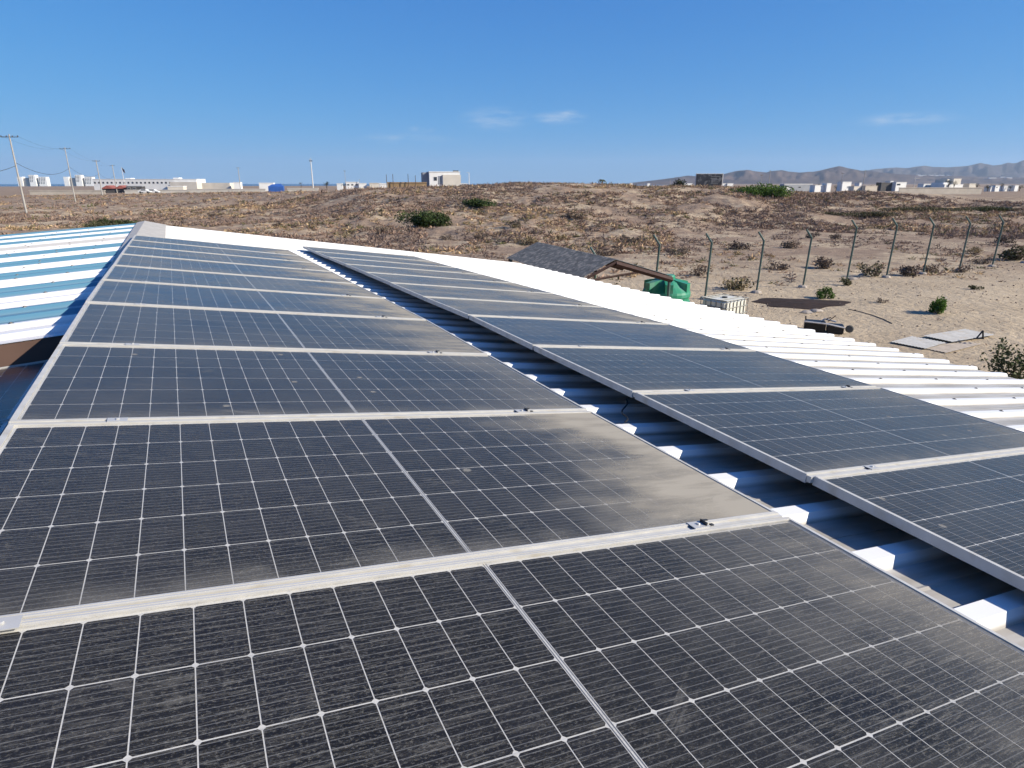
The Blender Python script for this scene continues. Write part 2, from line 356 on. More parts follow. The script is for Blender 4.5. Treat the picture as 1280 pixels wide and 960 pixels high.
    t.links.new(vm.outputs[0], vo.inputs['Vector'])
    sepc = N(t, 'ShaderNodeSeparateXYZ'); t.links.new(vo.outputs['Color'], sepc.inputs[0])
    spot = op('MULTIPLY', rng_(vo.outputs['Distance'], .06, .03), rng_(sepc.outputs['X'], .87, .90))
    d = op('MINIMUM', op('ADD', op('ADD', film, edge), op('ADD', op('ADD', edge2, ripa), sm)), .93)
    d = op('MAXIMUM', d, op('MULTIPLY', spot, .6))
    dc = N(t, 'ShaderNodeMixRGB'); dc.inputs[1].default_value = (.31, .295, .265, 1); dc.inputs[2].default_value = (.365, .33, .27, 1); t.links.new(rng_(edge, .1, .6), dc.inputs[0])
    dif = N(t, 'ShaderNodeBsdfDiffuse'); t.links.new(dc.outputs[0], dif.inputs[0])
    tr = N(t, 'ShaderNodeBsdfTransparent')
    m1 = N(t, 'ShaderNodeMixShader'); t.links.new(d, m1.inputs[0]); t.links.new(tr.outputs[0], m1.inputs[1]); t.links.new(dif.outputs[0], m1.inputs[2])
    gl = N(t, 'ShaderNodeBsdfGlossy'); gl.inputs['Roughness'].default_value = .22; gl.inputs[0].default_value = (.95, .88, .80, 1)
    lw = N(t, 'ShaderNodeLayerWeight'); lw.inputs['Blend'].default_value = .5
    fz = op('ADD', op('MULTIPLY', op('POWER', lw.outputs['Facing'], 5.0), .96), .02)      # Schlick, the same from both sides of the thin pane
    bp = N(t, 'ShaderNodeBump'); bp.inputs['Strength'].default_value = .35; bp.inputs['Distance'].default_value = .003
    t.links.new(d, bp.inputs['Height']); t.links.new(bp.outputs[0], gl.inputs['Normal']); t.links.new(bp.outputs[0], dif.inputs['Normal'])
    gf = op('MULTIPLY', fz, rng_(d, 0, .8, .85, .08, False))
    m2 = N(t, 'ShaderNodeMixShader'); t.links.new(gf, m2.inputs[0]); t.links.new(m1.outputs[0], m2.inputs[1]); t.links.new(gl.outputs[0], m2.inputs[2])
    t.links.new(m2.outputs[0], out.inputs['Surface'])
    return m
M_GLASS = glass_mat()

# ------------------------------------------------------------------ roof frame of reference
YAW, TILT = .4786, .1464
vd = Vector((-math.sin(YAW), math.cos(YAW), 0)); hd = Vector((math.cos(YAW), math.sin(YAW), 0)); zd = Vector((0, 0, 1))
def slope(t, sgn=1): return hd*(sgn*math.cos(t))-zd*math.sin(t)
ud = slope(TILT); nd = ud.cross(vd)
OL = Vector((-1.0891, .8761, -.7371+CAMH))
def frame(o, u, v):
    n = u.cross(v).normalized(); v2 = n.cross(u).normalized()
    return Matrix(((u.x, v2.x, n.x, o.x), (u.y, v2.y, n.y, o.y), (u.z, v2.z, n.z, o.z), (0, 0, 0, 1)))
CREST = -.115; RIBH = .036; PAN = CREST-RIBH; RP = .345; EAVE = 9.62; VEND = 15.55; VSTART = -4.1
# rib profile across one sheet of three ribs (along v), starting and ending in a pan
def sheet_mesh(name, L, nrib, m, pitch=RP, rh=RIBH, crest=.065, foot=.11, th=.0012, lap=.02):
    prof = [(-.0, 0)]
    for k in range(nrib):
        c = (k+.5)*pitch
        prof += [(c-foot/2, 0), (c-crest/2, rh), (c+crest/2, rh), (c+foot/2, 0)]
        if k < nrib-1: prof += [(c+pitch/2-.012, 0), (c+pitch/2, .004), (c+pitch/2+.012, 0)]
    prof += [(nrib*pitch-.003, 0)]
    mb = MB(); n = len(prof); xs = np.linspace(0, L, 5)
    for zoff in (0, -th):
        mb.v += [(x, y, z+zoff) for x in xs for y, z in prof]
    for i in range(4):
        for j in range(n-1):
            mb.f.append((i*n+j, (i+1)*n+j, (i+1)*n+j+1, i*n+j+1))
            o = 5*n; mb.f.append((o+i*n+j, o+i*n+j+1, o+(i+1)*n+j+1, o+(i+1)*n+j))
    for j in range(n-1):     # cut ends
        o = 5*n
        mb.f.append((j, j+1, o+j+1, o+j)); mb.f.append((4*n+j, o+4*n+j, o+4*n+j+1, 4*n+j+1))
    return mb.mesh(name, m)
def screws_mesh(L, nrib, xs, pitch=RP, rh=RIBH):
    mb = MB()
    for k in range(nrib):
        for x in xs:
            if random.random() < .75:
                y = (k+.5)*pitch+random.uniform(-.012, .012); xx = x+random.uniform(-.06, .06)
                mb.lathe([(.0, rh+.009), (.007, rh+.009), (.009, rh+.005), (.016, rh+.003), (.017, rh)], 8, xx, y)
    return mb.mesh('screws', M_SCREW)
B = thing('warehouse', 'long low warehouse with white ribbed metal roof carrying two rows of solar panels', 'building', loc=(OL.x, OL.y, 0))
Binv = Matrix.Translation((-OL.x, -OL.y, 0))
def bpart(name, me, Mw): return obj(name, me, B, M=Binv @ Mw)
nsh = int(round((VEND-VSTART)/(3*RP))); sw = 3*RP
sh_w = sheet_mesh('roof_sheet', EAVE-.02, 3, M_WHITE)
scr = [screws_mesh(EAVE, 3, [5.5, 6.5, 7.5, 8.5, 9.45]) for _ in range(3)]
for k in range(nsh):
    o = OL+ud*.02+vd*(VEND-(k+1)*sw)+nd*(PAN+random.uniform(-.002, .002))
    s = bpart('roof_sheet', sh_w, frame(o, ud, vd))
    obj('screws', scr[k % 3], s, loc=(0, 0, 0), kind='stuff')
# left slope: blue and white sheets in turn, two ribs each
T2 = math.radians(4.0); ul = slope(T2, -1)
LSW = 2*RP; V0 = 3.30
lsh = {}
for nm, m in (('w', M_WHITE2), ('b', M_BLUE), ('g', M_GREYSHEET)): lsh[nm] = sheet_mesh('roof_sheet', 6.4, 2, m, rh=.03, crest=.05, foot=.13)
lscr = [screws_mesh(6, 2, [.45, .9, 1.5, 2.2, 3.2, 4.2], rh=.03) for _ in range(2)]
seq = 'wbwbwbwbwbwgwbwbwbwb'
kk = 0
while V0+(kk+1)*LSW <= VEND+.35:
    # x runs down the left slope, y against the ridge direction, so z stays up
    o = OL+nd*(CREST-.02)+vd*(V0+(kk+1)*LSW)+ul*.03
    s = bpart('roof_sheet', lsh[seq[kk]], frame(o, ul, -vd)); obj('screws', lscr[kk % 2], s, loc=(0, 0, 0), kind='stuff'); kk += 1
VEL = V0+kk*LSW
# lower part of the left slope, nearer than the striped sheets
low_w = sheet_mesh('roof_sheet', 6.4, 3, M_WHITE2)
LOWOFF = -.43
for k in range(7):
    o = OL+nd*LOWOFF+vd*(V0-.02-k*sw)+ul*.03
    bpart('roof_sheet', low_w, frame(o, ul, -vd))
# ridge flashing: one cap with two wings
mb = MB(); wr, wl = .42, .16
Ru = ud*wr+nd*(CREST+.012-0); Rl = ul*wl+nd*(CREST+.006)
c0 = OL+nd*(CREST+.03)
for a, b in (((VSTART, VEND+.06), 0),):
    pts = []
    for v_ in a:
        pts += [OL+vd*v_+ud*wr+nd*(CREST+.008), OL+vd*v_+nd*(CREST+.045), OL+vd*v_+ul*(wl if v_ > 3 else .02)+nd*(CREST+.022)]
    low = [p-zd*.004 for p in pts]
    mb.add(pts+low, [(0,3,4,1),(1,4,5,2),(6,7,10,9),(7,8,11,10),(0,1,7,6),(1,2,8,7),(3,9,10,4),(4,10,11,5),(0,6,9,3),(2,5,11,8)])
mb.v = [tuple(Vector(p)-Vector((OL.x, OL.y, 0))) for p in mb.v]
mb.build('ridge_cap', M_CAP, B)
# walls under the roof
M_WALL = mat('weathered wall', (.42, .38, .33), rough=.9, var=.15, scale=2)
def wallq(pts, name='wall'):
    mb = MB(); mb.slab([Vector(p)-Vector((OL.x, OL.y, 0)) for p in pts], .12); mb.build(name, M_WALL, B)
def rp_(u_, v_, left=False, off=PAN-.03):
    return OL+(ul if left else ud)*u_+vd*v_+nd*off
def gz(p): return Vector((p.x, p.y, -.3))
e0, e1 = rp_(EAVE-.45, VSTART+.3), rp_(EAVE-.45, VEND-.3)
wallq([gz(e0), gz(e1), e1, e0])
l0, l1 = rp_(5.9, VSTART+.3, True, LOWOFF-.05), rp_(5.9, V0-.1, True, LOWOFF-.05)
wallq([gz(l1), gz(l0), l0, l1])
l2, l3 = rp_(5.9, V0, True, CREST-.06), rp_(5.9, VEL-.3, True, CREST-.06)
wallq([gz(l3), gz(l2), l2, l3])
r1 = rp_(.05, VEND-.3)
wallq([gz(e1), gz(r1), r1, e1])
r1b = rp_(.05, VEL-.3, True, CREST-.06); wallq([gz(r1b), gz(l3), l3, r1b])
r0 = rp_(.05, VSTART+.3); wallq([gz(r0), gz(e0), e0, r0])
r0b = rp_(.05, VSTART+.3, True, LOWOFF-.05); wallq([gz(l0), gz(r0b), r0b, l0])
# upstand closing the step between the two left roof levels, and along the ridge
a, b_ = rp_(.06, V0-.03, True, LOWOFF-.01), rp_(6.3, V0-.03, True, LOWOFF-.01)
a2, b2 = rp_(.06, V0+.02, True, CREST-.028), rp_(6.3, V0+.02, True, CREST-.028)
mb = MB(); mb.slab([p-Vector((OL.x, OL.y, 0)) for p in (a, b_, b2, a2)], .02); mb.build('fascia', mat('dark fascia', (.10, .06, .045), rough=.8), B)
a, b_ = rp_(.02, VSTART, False, LOWOFF-.02), rp_(.02, V0, False, LOWOFF-.02)
a2, b2 = rp_(.02, VSTART, False, PAN), rp_(.02, V0, False, PAN)
mb = MB(); mb.slab([p-Vector((OL.x, OL.y, 0)) for p in (b_, a, a2, b2)], .02); mb.build('fascia', MATS['dark fascia'], B)

# ------------------------------------------------------------------ solar panels
fr_ = MB(); FT = .038
fr_.box(0, PW, 0, LIP, -FT, 0); fr_.box(0, PW, PH-LIP, PH, -FT, 0); fr_.box(0, LIP, LIP, PH-LIP, -FT, 0); fr_.box(PW-LIP*.75, PW, LIP, PH-LIP, -FT, 0)
ME_FRAME = fr_.mesh('frame', M_ALU)
# fine raised and sunk lines along the long frame bars
gr = MB()
for y in (.003, .011): gr.box(.002, PW-.002, y, y+.004, .0, .0016)
for y in (PH-.014, PH-.006): gr.box(.002, PW-.002, y, y+.004, .0, .0016)
ME_GROOVE = gr.mesh('frame_bead', M_ALU2)
bs = MB(); bs.add([(LIP, LIP, -.008), (PW-LIP*.75, LIP, -.008), (PW-LIP*.75, PH-LIP, -.008), (LIP, PH-LIP, -.008)], [(0,1,2,3)]); ME_BACK = bs.mesh('backsheet', M_BACK)
gs = MB(); gs.add([(LIP, LIP, -.003), (PW-LIP*.75, LIP, -.003), (PW-LIP*.75, PH-LIP, -.003), (LIP, PH-LIP, -.003)], [(0,1,2,3)]); ME_GLASS = gs.mesh('glass', M_GLASS)
MU0, MU1, MV, CG = .024, .021, .023, .011
cu = (PW-MU0-MU1-CG)/24; cv = (PH-2*MV)/6
def cell(mb, cx, cy, z0, z1):
    a, b, c = cu/2-.0012, cv/2-.0016, .0052
    p = [(-a+c,-b),(a-c,-b),(a,-b+c),(a,b-c),(a-c,b),(-a+c,b),(-a,b-c),(-a,-b+c)]
    mb.add([(cx+x, cy+y, z1) for x, y in p]+[(cx+x, cy+y, z0) for x, y in p], [tuple(range(8))]+[(i, 8+i, 8+(i+1) % 8, (i+1) % 8) for i in range(8)])
c1 = MB(); cell(c1, 0, 0, 0, .0003); ME_CELL = c1.mesh('cell', M_CELL)
CELLPOS = [(MU0+cu*(i+.5)+(CG if i >= 12 else 0), MV+cv*(j+.5)) for i in range(24) for j in range(6)]
cm = MB()
for x, y in CELLPOS: cell(cm, x, y, -.008, -.0077)
ME_CELLS = cm.mesh('solar_cells', M_CELL2)
bb_ = MB(); xm = MU0+cu*12+CG/2
bb_.box(xm-.0045, xm-.0022, LIP, PH-LIP, -.0079, -.0077); bb_.box(xm+.0022, xm+.0045, LIP, PH-LIP, -.0079, -.0077)
ME_BUS = bb_.mesh('busbar', mat('tinned ribbon', (.20, .20, .20), rough=.4, metal=.6))
def panel(o, u, v, label, group, film, edge, ripple, single):
    t = thing('solar_panel', label, 'solar panel', group=group, M=frame(o, u, v))
    f = obj('frame', ME_FRAME, t); obj('frame_bead', ME_GROOVE, f)
    obj('backsheet', ME_BACK, t); obj('busbar', ME_BUS, t)
    if single:
        for x, y in CELLPOS: obj('cell', ME_CELL, t, loc=(x, y, -.008))
    else: obj('solar_cells', ME_CELLS, t, kind='stuff')
    g = obj('glass', ME_GLASS, t); g['film'] = film; g['edge'] = edge; g['ripple'] = ripple
    return t
def zl(b): return .0082*b-.0011*b*b
JL = {0: 0, 1: -.006, 2: 0, 3: .012, 4: .006, 5: -.004, 9: .004}
EDL = [.38, .88, .26, .5, .75, .55, .62, .5, .5, .45]
ORD = ['first', 'second', 'third', 'fourth', 'fifth', 'sixth', 'seventh', 'eighth', 'ninth', 'tenth', 'eleventh', 'twelfth']
LLAB = ['mud-rippled dark solar panel in ridge row, twelve clear cell columns each half, lowest in view',
        'solar panel in ridge row with thick beige dust filling its lower corner',
        'navy solar panel in ridge row just past the one with beige dusty corner']
def joints(O, u, zf, n, J, lo):
    return [O+vd*(k*PP)+zd*(zf(k*PP)+J.get(k, 0)) for k in range(lo, n)]
jl = joints(OL, ud, zl, 10, JL, -1)
for p in range(10):
    a, b = jl[p], jl[p+1]; v = (b-a).normalized()
    lab = LLAB[p] if p < 3 else 'dusty solar panel in ridge row, %s counting from mud-rippled one' % ORD[p]
    o_, u_ = a+v*PG/2, ud
    if p < 2:      # the first two panels sit slightly askew on their rails
        q_ = Matrix.Rotation(math.radians((-.9, -.3)[p]), 4, nd); c_ = o_+ud*(PW/2)+v*(PH/2); o_ = c_+q_ @ (o_-c_)+v*(.006, .0)[p]; u_ = q_ @ ud; v = q_ @ v
    panel(o_, u_, v, lab, 'solar panels along the ridge', [.03, .05, .09, .14, .20, .25, .29, .32, .34, .34][p], EDL[p], [.36, .29, .21, .15, .10, .07, .05, .05, .05, .05][p], p < 4)  # film grows along the row: dust plus painted-in stronger sky reflection
TR = .1341; ur = slope(TR); OR = Vector((1.2259, 2.3707, -1.147+CAMH))
def zr(b): return .0253*b-.0047*b*b+.0002*b**3
JR = {3: .012}
jr = joints(OR, ur, zr, 11, JR, -1)
EDR = [.12, .28, .15, .25, .35, .3, .35, .3, .3, .3, .3]
for p in range(11):
    a, b = jr[p], jr[p+1]; v = (b-a).normalized()
    a = a+ur*random.uniform(-.012, .012)
    panel(a+v*PG/2, ur, v, 'solar panel in lower row, %s counting from the one with bright overhanging frame' % ORD[p] if p else 'solar panel in lower row whose bright frame overhangs the dark gap', 'solar panels in the lower row', [.09, .10, .12, .17, .42, .44, .40, .42, .42, .42, .42][p], EDR[p], [.22, .16, .12, .1, .06, .05, .05, .05, .05, .05, .05][p], p < 3)
# panels on the low left roof, half in the shade of the ridge row
for k in range(3):
    o = OL+nd*(LOWOFF+.17)+vd*(V0-.06-k*PP)+ul*.17
    panel(o, ul, -vd, 'shaded solar panel on low roof left of ridge, %s beneath striped roof edge' % ORD[k], 'solar panels on the low left roof', .10, .25, .1, False)
# joint strips between panels with their clamps
strip = MB().box(.0, PW, -PG/2+.001, PG/2-.001, -.03, -.004).mesh('strip', M_ALU)
cl = MB(); cl.box(-.03, .03, -.020, .020, .0017, .0042); cl.lathe([(0, .009), (.005, .009), (.006, .008), (.006, .004)], 6)
ME_CLAMP = cl.mesh('clamp', M_ALU2)
ck = MB(); ck.box(-.010, -.006, -.015, .015, .002, .014); ck.box(-.010, .012, .003, .010, .011, .014); ck.box(.010, .022, -.016, -.006, .002, .006)
ME_CLIP = ck.mesh('cable_clip', M_DARKMET)
for row, js, u in (('ridge', jl, ud), ('lower', jr, ur)):
    for q, jp in enumerate(js[1:-1] if row == 'ridge' else js[1:-1]):
        t = thing('joint_strip', 'thin aluminium joint strip after the %s panel of the %s row' % (ORD[q], row), 'rail', group='joint strips between panels', M=frame(jp, u, vd))
        obj('strip', strip, t)
        c_ = .42 if row == 'lower' else .30
        if q == 0 and row == 'ridge': c_ = .185
        obj('clamp', ME_CLAMP, t, loc=(c_, 0, 0)); obj('clamp', ME_CLAMP, t, loc=(PW-.38, 0, 0)); obj('cable_clip', ME_CLIP, t, loc=(PW-.35, 0, 0))
# mounting rails along the rows, on the rib crests
for nm, O, u, n0, n1, tl in (('ridge', OL, ud, -1, 9, TILT), ('lower', OR, ur, -1, 10, TR)):
    for q, uu in enumerate((.38, PW-.38)):
        M_ = frame(O+u*uu+vd*(n0*PP)+zd*-.005, u, vd); L = (n1-n0)*PP
        MB().box(-.02, .02, 0, L, -.097, -.062).build('mounting_rail', M_ALU, M=M_, label='aluminium mounting rail under the %s edge of the %s panel row' % (('upper', 'lower')[q], nm), cat='rail', group='rails under the panels')
# black cable sagging in the gap
pts = []
for k in range(13):
    s_ = k/12; pts.append(OL+ud*(2.60+.18*s_+.02*math.sin(9*s_))+vd*(1.25+.25*s_)+nd*(PAN+.05+.05*s_*s_))
MB().tube(pts, .005, 6).build('cable', mat('black cable', (.02, .02, .02), rough=.5), label='thin black cable lying on roof ribs in the gap between panel rows', cat='cable')
#PART2
# ------------------------------------------------------------------ vegetation
def foliage_mat(name, trans=.25):
    m = bpy.data.materials.new(name); m.use_nodes = True; t = m.node_tree; b = t.nodes['Principled BSDF']; out = t.nodes['Material Output']
    b.inputs['Roughness'].default_value = .75; b.inputs['Specular IOR Level'].default_value = .15
    a = N(t, 'ShaderNodeAttribute', attribute_name='tint'); t.links.new(a.outputs['Color'], b.inputs['Base Color'])
    tl = N(t, 'ShaderNodeBsdfTranslucent'); t.links.new(a.outputs['Color'], tl.inputs[0])
    mx = N(t, 'ShaderNodeMixShader'); mx.inputs[0].default_value = trans
    t.links.new(b.outputs[0], mx.inputs[1]); t.links.new(tl.outputs[0], mx.inputs[2]); t.links.new(mx.outputs[0], out.inputs['Surface'])
    return m
M_LEAF = foliage_mat('green leaves'); M_DRY = foliage_mat('dry twigs and leaves', .12)
M_STEM = mat('woody stem', (.13, .10, .07), rough=.9, scale=20)
def hit(x, y, y0=24., y1=320.):
    d = px_dir(x, y); Y = np.arange(y0, y1, .25); z = CAMH+d.z/d.y*Y
    k = np.argmax(z < hgt(d.x/d.y*Y, Y)); Yk = Y[k] if z[k] < hgt(d.x/d.y*Y[k:k+1], Y[k:k+1])[0] else 90.
    X = d.x/d.y*Yk; return Vector((X, Yk, float(hgt(np.array([X]), np.array([Yk]))[0])))
def gpos(x, Y, sink=0):
    X = atY(x, 230, Y).x; return Vector((X, Y, float(hgt(np.array([X]), np.array([Y]))[0])-sink))
def leaf_cloud(P, size, cols, up=.3):
    """one kite-shaped leaf at each point"""
    n = len(P); a = rng.normal(size=(n, 3)); a[:, 2] += up; a /= np.linalg.norm(a, axis=1)[:, None]
    b = np.cross(a, rng.normal(size=(n, 3))); b /= np.linalg.norm(b, axis=1)[:, None]
    s = size*(.6+.8*rng.random(n))[:, None]
    V = np.stack([P-a*s*.5, P+b*s*.28, P+a*s*.5, P-b*s*.28], 1).reshape(-1, 3)
    F = np.arange(4*n).reshape(n, 4)
    return V, F, np.repeat(cols, 4, axis=0)
def bush(name, label, cat, loc, rx, ry, rz, n, leaf, pal, group=None, lobes=9, m=None, flat=.0):
    t = thing(name, label, cat, loc=loc, group=group)
    C = rng.normal(size=(lobes, 3))*np.array([.42*rx, .42*ry, .22*rz]); C[:, 2] = np.abs(C[:, 2])+rz*.2
    C[:, 0] = np.clip(C[:, 0], -.68*rx, .68*rx); C[:, 1] = np.clip(C[:, 1], -.68*ry, .68*ry)
    k = rng.integers(0, lobes, n); d = rng.normal(size=(n, 3)); d /= np.linalg.norm(d, axis=1)[:, None]
    r = (rng.random(n)**.4)[:, None]; lr = (.32+.22*rng.random(lobes))[k][:, None]
    P = C[k]+d*r*lr*np.array([rx, ry, rz*.95]); P[:, 2] = np.abs(P[:, 2])+.01
    pal = np.array(pal); c = pal[rng.integers(0, len(pal), n)]*(.7+.6*rng.random((n, 1)))*(.8+.4*rng.random(lobes))[k][:, None]
    V, F, c = leaf_cloud(P, leaf, c)
    obj('foliage', npmesh('foliage', V, F, m or M_LEAF, c), t)
    mb = MB()
    for q in range(min(7, lobes)): mb.tube([(C[q][0]*.12, C[q][1]*.12, -.1), tuple(C[q]*.6), tuple(C[q])], [rz*.035+.008, rz*.022+.005, .005], 5)
    mb.build('stem', M_STEM, t)
    return t
G1 = [(.045, .075, .022), (.06, .09, .028), (.035, .06, .02), (.08, .095, .035)]
G2 = [(.08, .14, .025), (.06, .12, .02), (.10, .17, .03)]
OLV = [(.085, .085, .04), (.07, .075, .035), (.11, .10, .05)]
DRY = [(.18, .13, .095), (.145, .11, .085), (.23, .17, .12), (.11, .085, .07)]
STRAW = [(.28, .21, .12), (.20, .15, .085), (.33, .26, .15)]
b = hit(531, 285); bush('green_bush', 'large rounded dark green bush growing alone on the dune slope', 'bush', b, 2.6, 1.8, 1.75, 5200, .20, G1, lobes=14)
b = hit(592, 258); bush('green_bush', 'low spreading green bush high on dune below white building', 'bush', b, 2.5, 1.6, 1.05, 2600, .2, G1, lobes=10)
b = hit(172, 285); bush('green_bush', 'yellow-green low hedge-like bush behind ridge end', 'bush', b+Vector((-2.2, 0, 0)), 3.2, 1.2, 1.25, 3600, .16, G1+OLV, lobes=12)
b = hit(128, 288); bush('green_bush', 'dull green low bush beside yellow-green one behind striped roof', 'bush', b, 2.2, 1.2, .9, 1800, .16, OLV, lobes=10)
b = at(1171, 393, .02); b.z = float(hgt(b.x, b.y)); bush('green_bush', 'bright green round bush alone on bare sand casting dark shadow', 'bush', b, .42, .40, .68, 1500, .075, G2, lobes=9)
b = at(1031, 373, 0); b.z = float(hgt(b.x, b.y)); bush('green_bush', 'small green bush beside dark soil patch near fence', 'bush', b, .36, .34, .5, 1000, .07, G2, lobes=8)
b = at(1266, 474, 0); b.z = float(hgt(b.x, b.y)); bush('leafy_shrub', 'open leafy dark green shrub close to roof eave', 'bush', b, .62, .55, 1.0, 1100, .085, [(.06, .075, .03), (.09, .10, .05), (.045, .055, .025)], lobes=12)
b = at(1068, 357, 0); b.z = float(hgt(b.x, b.y)); bush('green_bush', 'tiny olive green tuft at foot of fence post', 'bush', b+Vector((-.5, -.5, 0)), .45, .3, .4, 400, .08, OLV, lobes=6)
b = at(1215, 367, 0); b.z = float(hgt(b.x, b.y)); bush('green_bush', 'tiny grey-green tuft lying on open sand', 'bush', b, .32, .25, .22, 260, .07, OLV, lobes=5)
b = at(775, 388, 0); bush('leafy_shrub', 'thin olive shrub standing under shed roof', 'bush', Vector((3.55, 21.9, 0)), .35, .35, 1.75, 500, .11, OLV, lobes=8)
b = gpos(952, 98); bush('green_bush', 'broad vivid green bush on dune crest right of billboard', 'bush', b, 4.2, 2.2, 1.9, 6000, .24, G2, lobes=16)
b = gpos(1240, 92); bush('ground_cover_bush', 'wide flat green creeping bush behind fence', 'bush', b, 4.6, 2.2, .6, 3000, .2, OLV+G1[:1], lobes=16)
b = gpos(1165, 88); bush('ground_cover_bush', 'long flat olive creeping bush behind fence, paler than its neighbour', 'bush', b, 6.0, 2.2, .5, 2800, .2, OLV+DRY[:1], lobes=18)
b = gpos(1085, 82); bush('ground_cover_bush', 'flat olive-brown creeping bush beyond bare sand behind fence', 'bush', b, 5.0, 1.6, .7, 2600, .2, OLV+DRY[:1], lobes=16)
# dry shrubs one can pick out round the fence and at the dune foot
DS = [(920, 362, 1.1, STRAW+OLV[:1]), (973, 338, .9, DRY), (1032, 336, 1.2, DRY), (1094, 346, 1.0, OLV+DRY[:2]), (1136, 346, 1.05, DRY[1:2]+DRY[3:]), (1164, 341, .8, DRY), (1202, 341, .7, DRY), (1218, 318, .9, STRAW),
      (1102, 380, .28, DRY), (1014, 298, 1.0, DRY[3:]), (1042, 299, .9, DRY[3:]), (1257, 304, 1.1, DRY), (870, 345, .9, DRY), (700, 300, 1.0, STRAW), (655, 306, 1.2, STRAW), (760, 320, 1.1, DRY), (600, 300, 1.0, DRY), (560, 300, .9, DRY), (478, 292, 1.1, DRY), (430, 298, 1.0, STRAW), (345, 284, 1.0, DRY), (790, 305, 1.2, DRY[3:]), (850, 318, 1.0, DRY), (925, 312, 1.1, DRY[3:]), (985, 310, 1.0, DRY), (265, 270, 1.0, DRY), (640, 285, 1.1, OLV+DRY), (720, 275, 1.2, DRY), (1272, 326, 1.5, DRY[3:]+OLV), (1225, 330, .8, DRY[3:])]
SL = ['straw-coloured dry shrub right behind green tank', 'brown dry shrub behind white tote', 'brown dry shrub between fourth and fifth post past green tank', 'olive-brown shrub hugging a fence post foot', 'dark brown shrub beside olive-brown one on fence line', 'brown shrub between two fence post feet on open sand side', 'low brown shrub by fence post foot next to sand bank', 'straw shrub standing alone beyond fence line',
      'tiny brown tuft alone on sand below fence', 'dark dry shrub behind crank of fence post', 'dark dry shrub on open sand beyond fence', 'brown shrub beyond last fence posts']
for k, (x, y, s_, pal) in enumerate(DS):
    lab = SL[k] if k < 12 else {True: 'pale straw dry shrub at dune foot behind warehouse roof', False: 'dark twiggy dry shrub at dune foot beyond warehouse roof'}[pal[0] in STRAW]
    b = hit(x, y, 17); bush('dry_shrub', lab, 'shrub', b, s_*.85, s_*.6, s_*.62, int(420*s_), .12*max(.5, s_), pal, group='dry shrubs on the sand', lobes=7, m=M_DRY)
# countless dry scrub: radiating twigs and scraps of leaf
def scrub(n, r0, r1, a0, a1, smin, smax, dens_scale, thr, twigs, seed):
    R = np.sqrt(r0*r0+(r1*r1-r0*r0)*rng.random(n)); A = np.radians(a0+(a1-a0)*rng.random(n))
    X, Y = R*np.sin(A), R*np.cos(A)
    dn = vnoise(X/dens_scale+seed, Y/dens_scale)+.5*vnoise(X/(dens_scale*.35), Y/(dens_scale*.35)+seed)
    k = dn > thr+.25*rng.normal(size=n)*.5; X, Y, dn = X[k], Y[k], dn[k]; n = len(X)
    Z = hgt(X, Y)-.02; s = smin+(smax-smin)*rng.random(n)**1.7
    pals = [np.array(DRY), np.array(DRY[1:2]+DRY[3:]+[(.12, .10, .085)]), np.array(OLV+DRY[:1]), np.array(STRAW+DRY[2:3])]
    zone = vnoise(X/14.+seed*3, Y/14.)+.25*rng.normal(size=n)
    pk = np.digitize(zone, [-.12, .12, .3]); base = np.array([pals[p_][rng.integers(0, len(pals[p_]))] for p_ in [(1, 0, 2, 3)[q] for q in pk]])
    m_ = n*twigs; ii = np.repeat(np.arange(n), twigs)
    d = rng.normal(size=(m_, 3)); d[:, 2] = np.abs(d[:, 2])*.42+.07; d /= np.linalg.norm(d, axis=1)[:, None]
    L = (s[ii]*(.35+.65*rng.random(m_)))[:, None]
    O = np.c_[X[ii], Y[ii], Z[ii]]; side = np.cross(d, rng.normal(size=(m_, 3))); side /= np.linalg.norm(side, axis=1)[:, None]
    w = L*.085
    p0 = O+d*L*.25*rng.random((m_, 1)); tip = O+d*L
    V = np.stack([p0, p0+(tip-p0)*.6+side*w, tip, p0+(tip-p0)*.55-side*w], 1).reshape(-1, 3)
    c = base[ii]*np.array([1.72, 1.56, 1.52])*(.65+.7*rng.random((m_, 1)))
    return V, np.arange(4*m_).reshape(m_, 4), np.repeat(c, 4, axis=0)
parts = [scrub(46000, 46, 130, -44, 14, .16, .70, 5.5, -.06, 20, 1), scrub(24000, 74, 132, 14, 47, .16, .75, 5.5, -.10, 20, 4), scrub(3600, 40, 76, 24, 47, .10, .45, 4., .12, 20, 2), scrub(5200, 33, 76, -4, 24, .10, .5, 4., .05, 20, 6), scrub(12000, 100, 300, -46, -6, .35, 1.1, 9, -.02, 16, 3), scrub(1500, 24, 38, 12, 45, .05, .16, 2.5, .2, 9, 5)]
V = np.vstack([p_[0] for p_ in parts]); o_ = np.cumsum([0]+[len(p_[0]) for p_ in parts[:-1]])
F = np.vstack([p_[1]+k for p_, k in zip(parts, o_)]); C_ = np.vstack([p_[2] for p_ in parts])
# nothing grows inside the warehouse or in the middle of the clean sand
obj('dry_scrub', npmesh('dry_scrub', V, F, M_DRY, C_), label='dry brown and olive scrub covering the dunes', cat='scrub', kind='stuff')
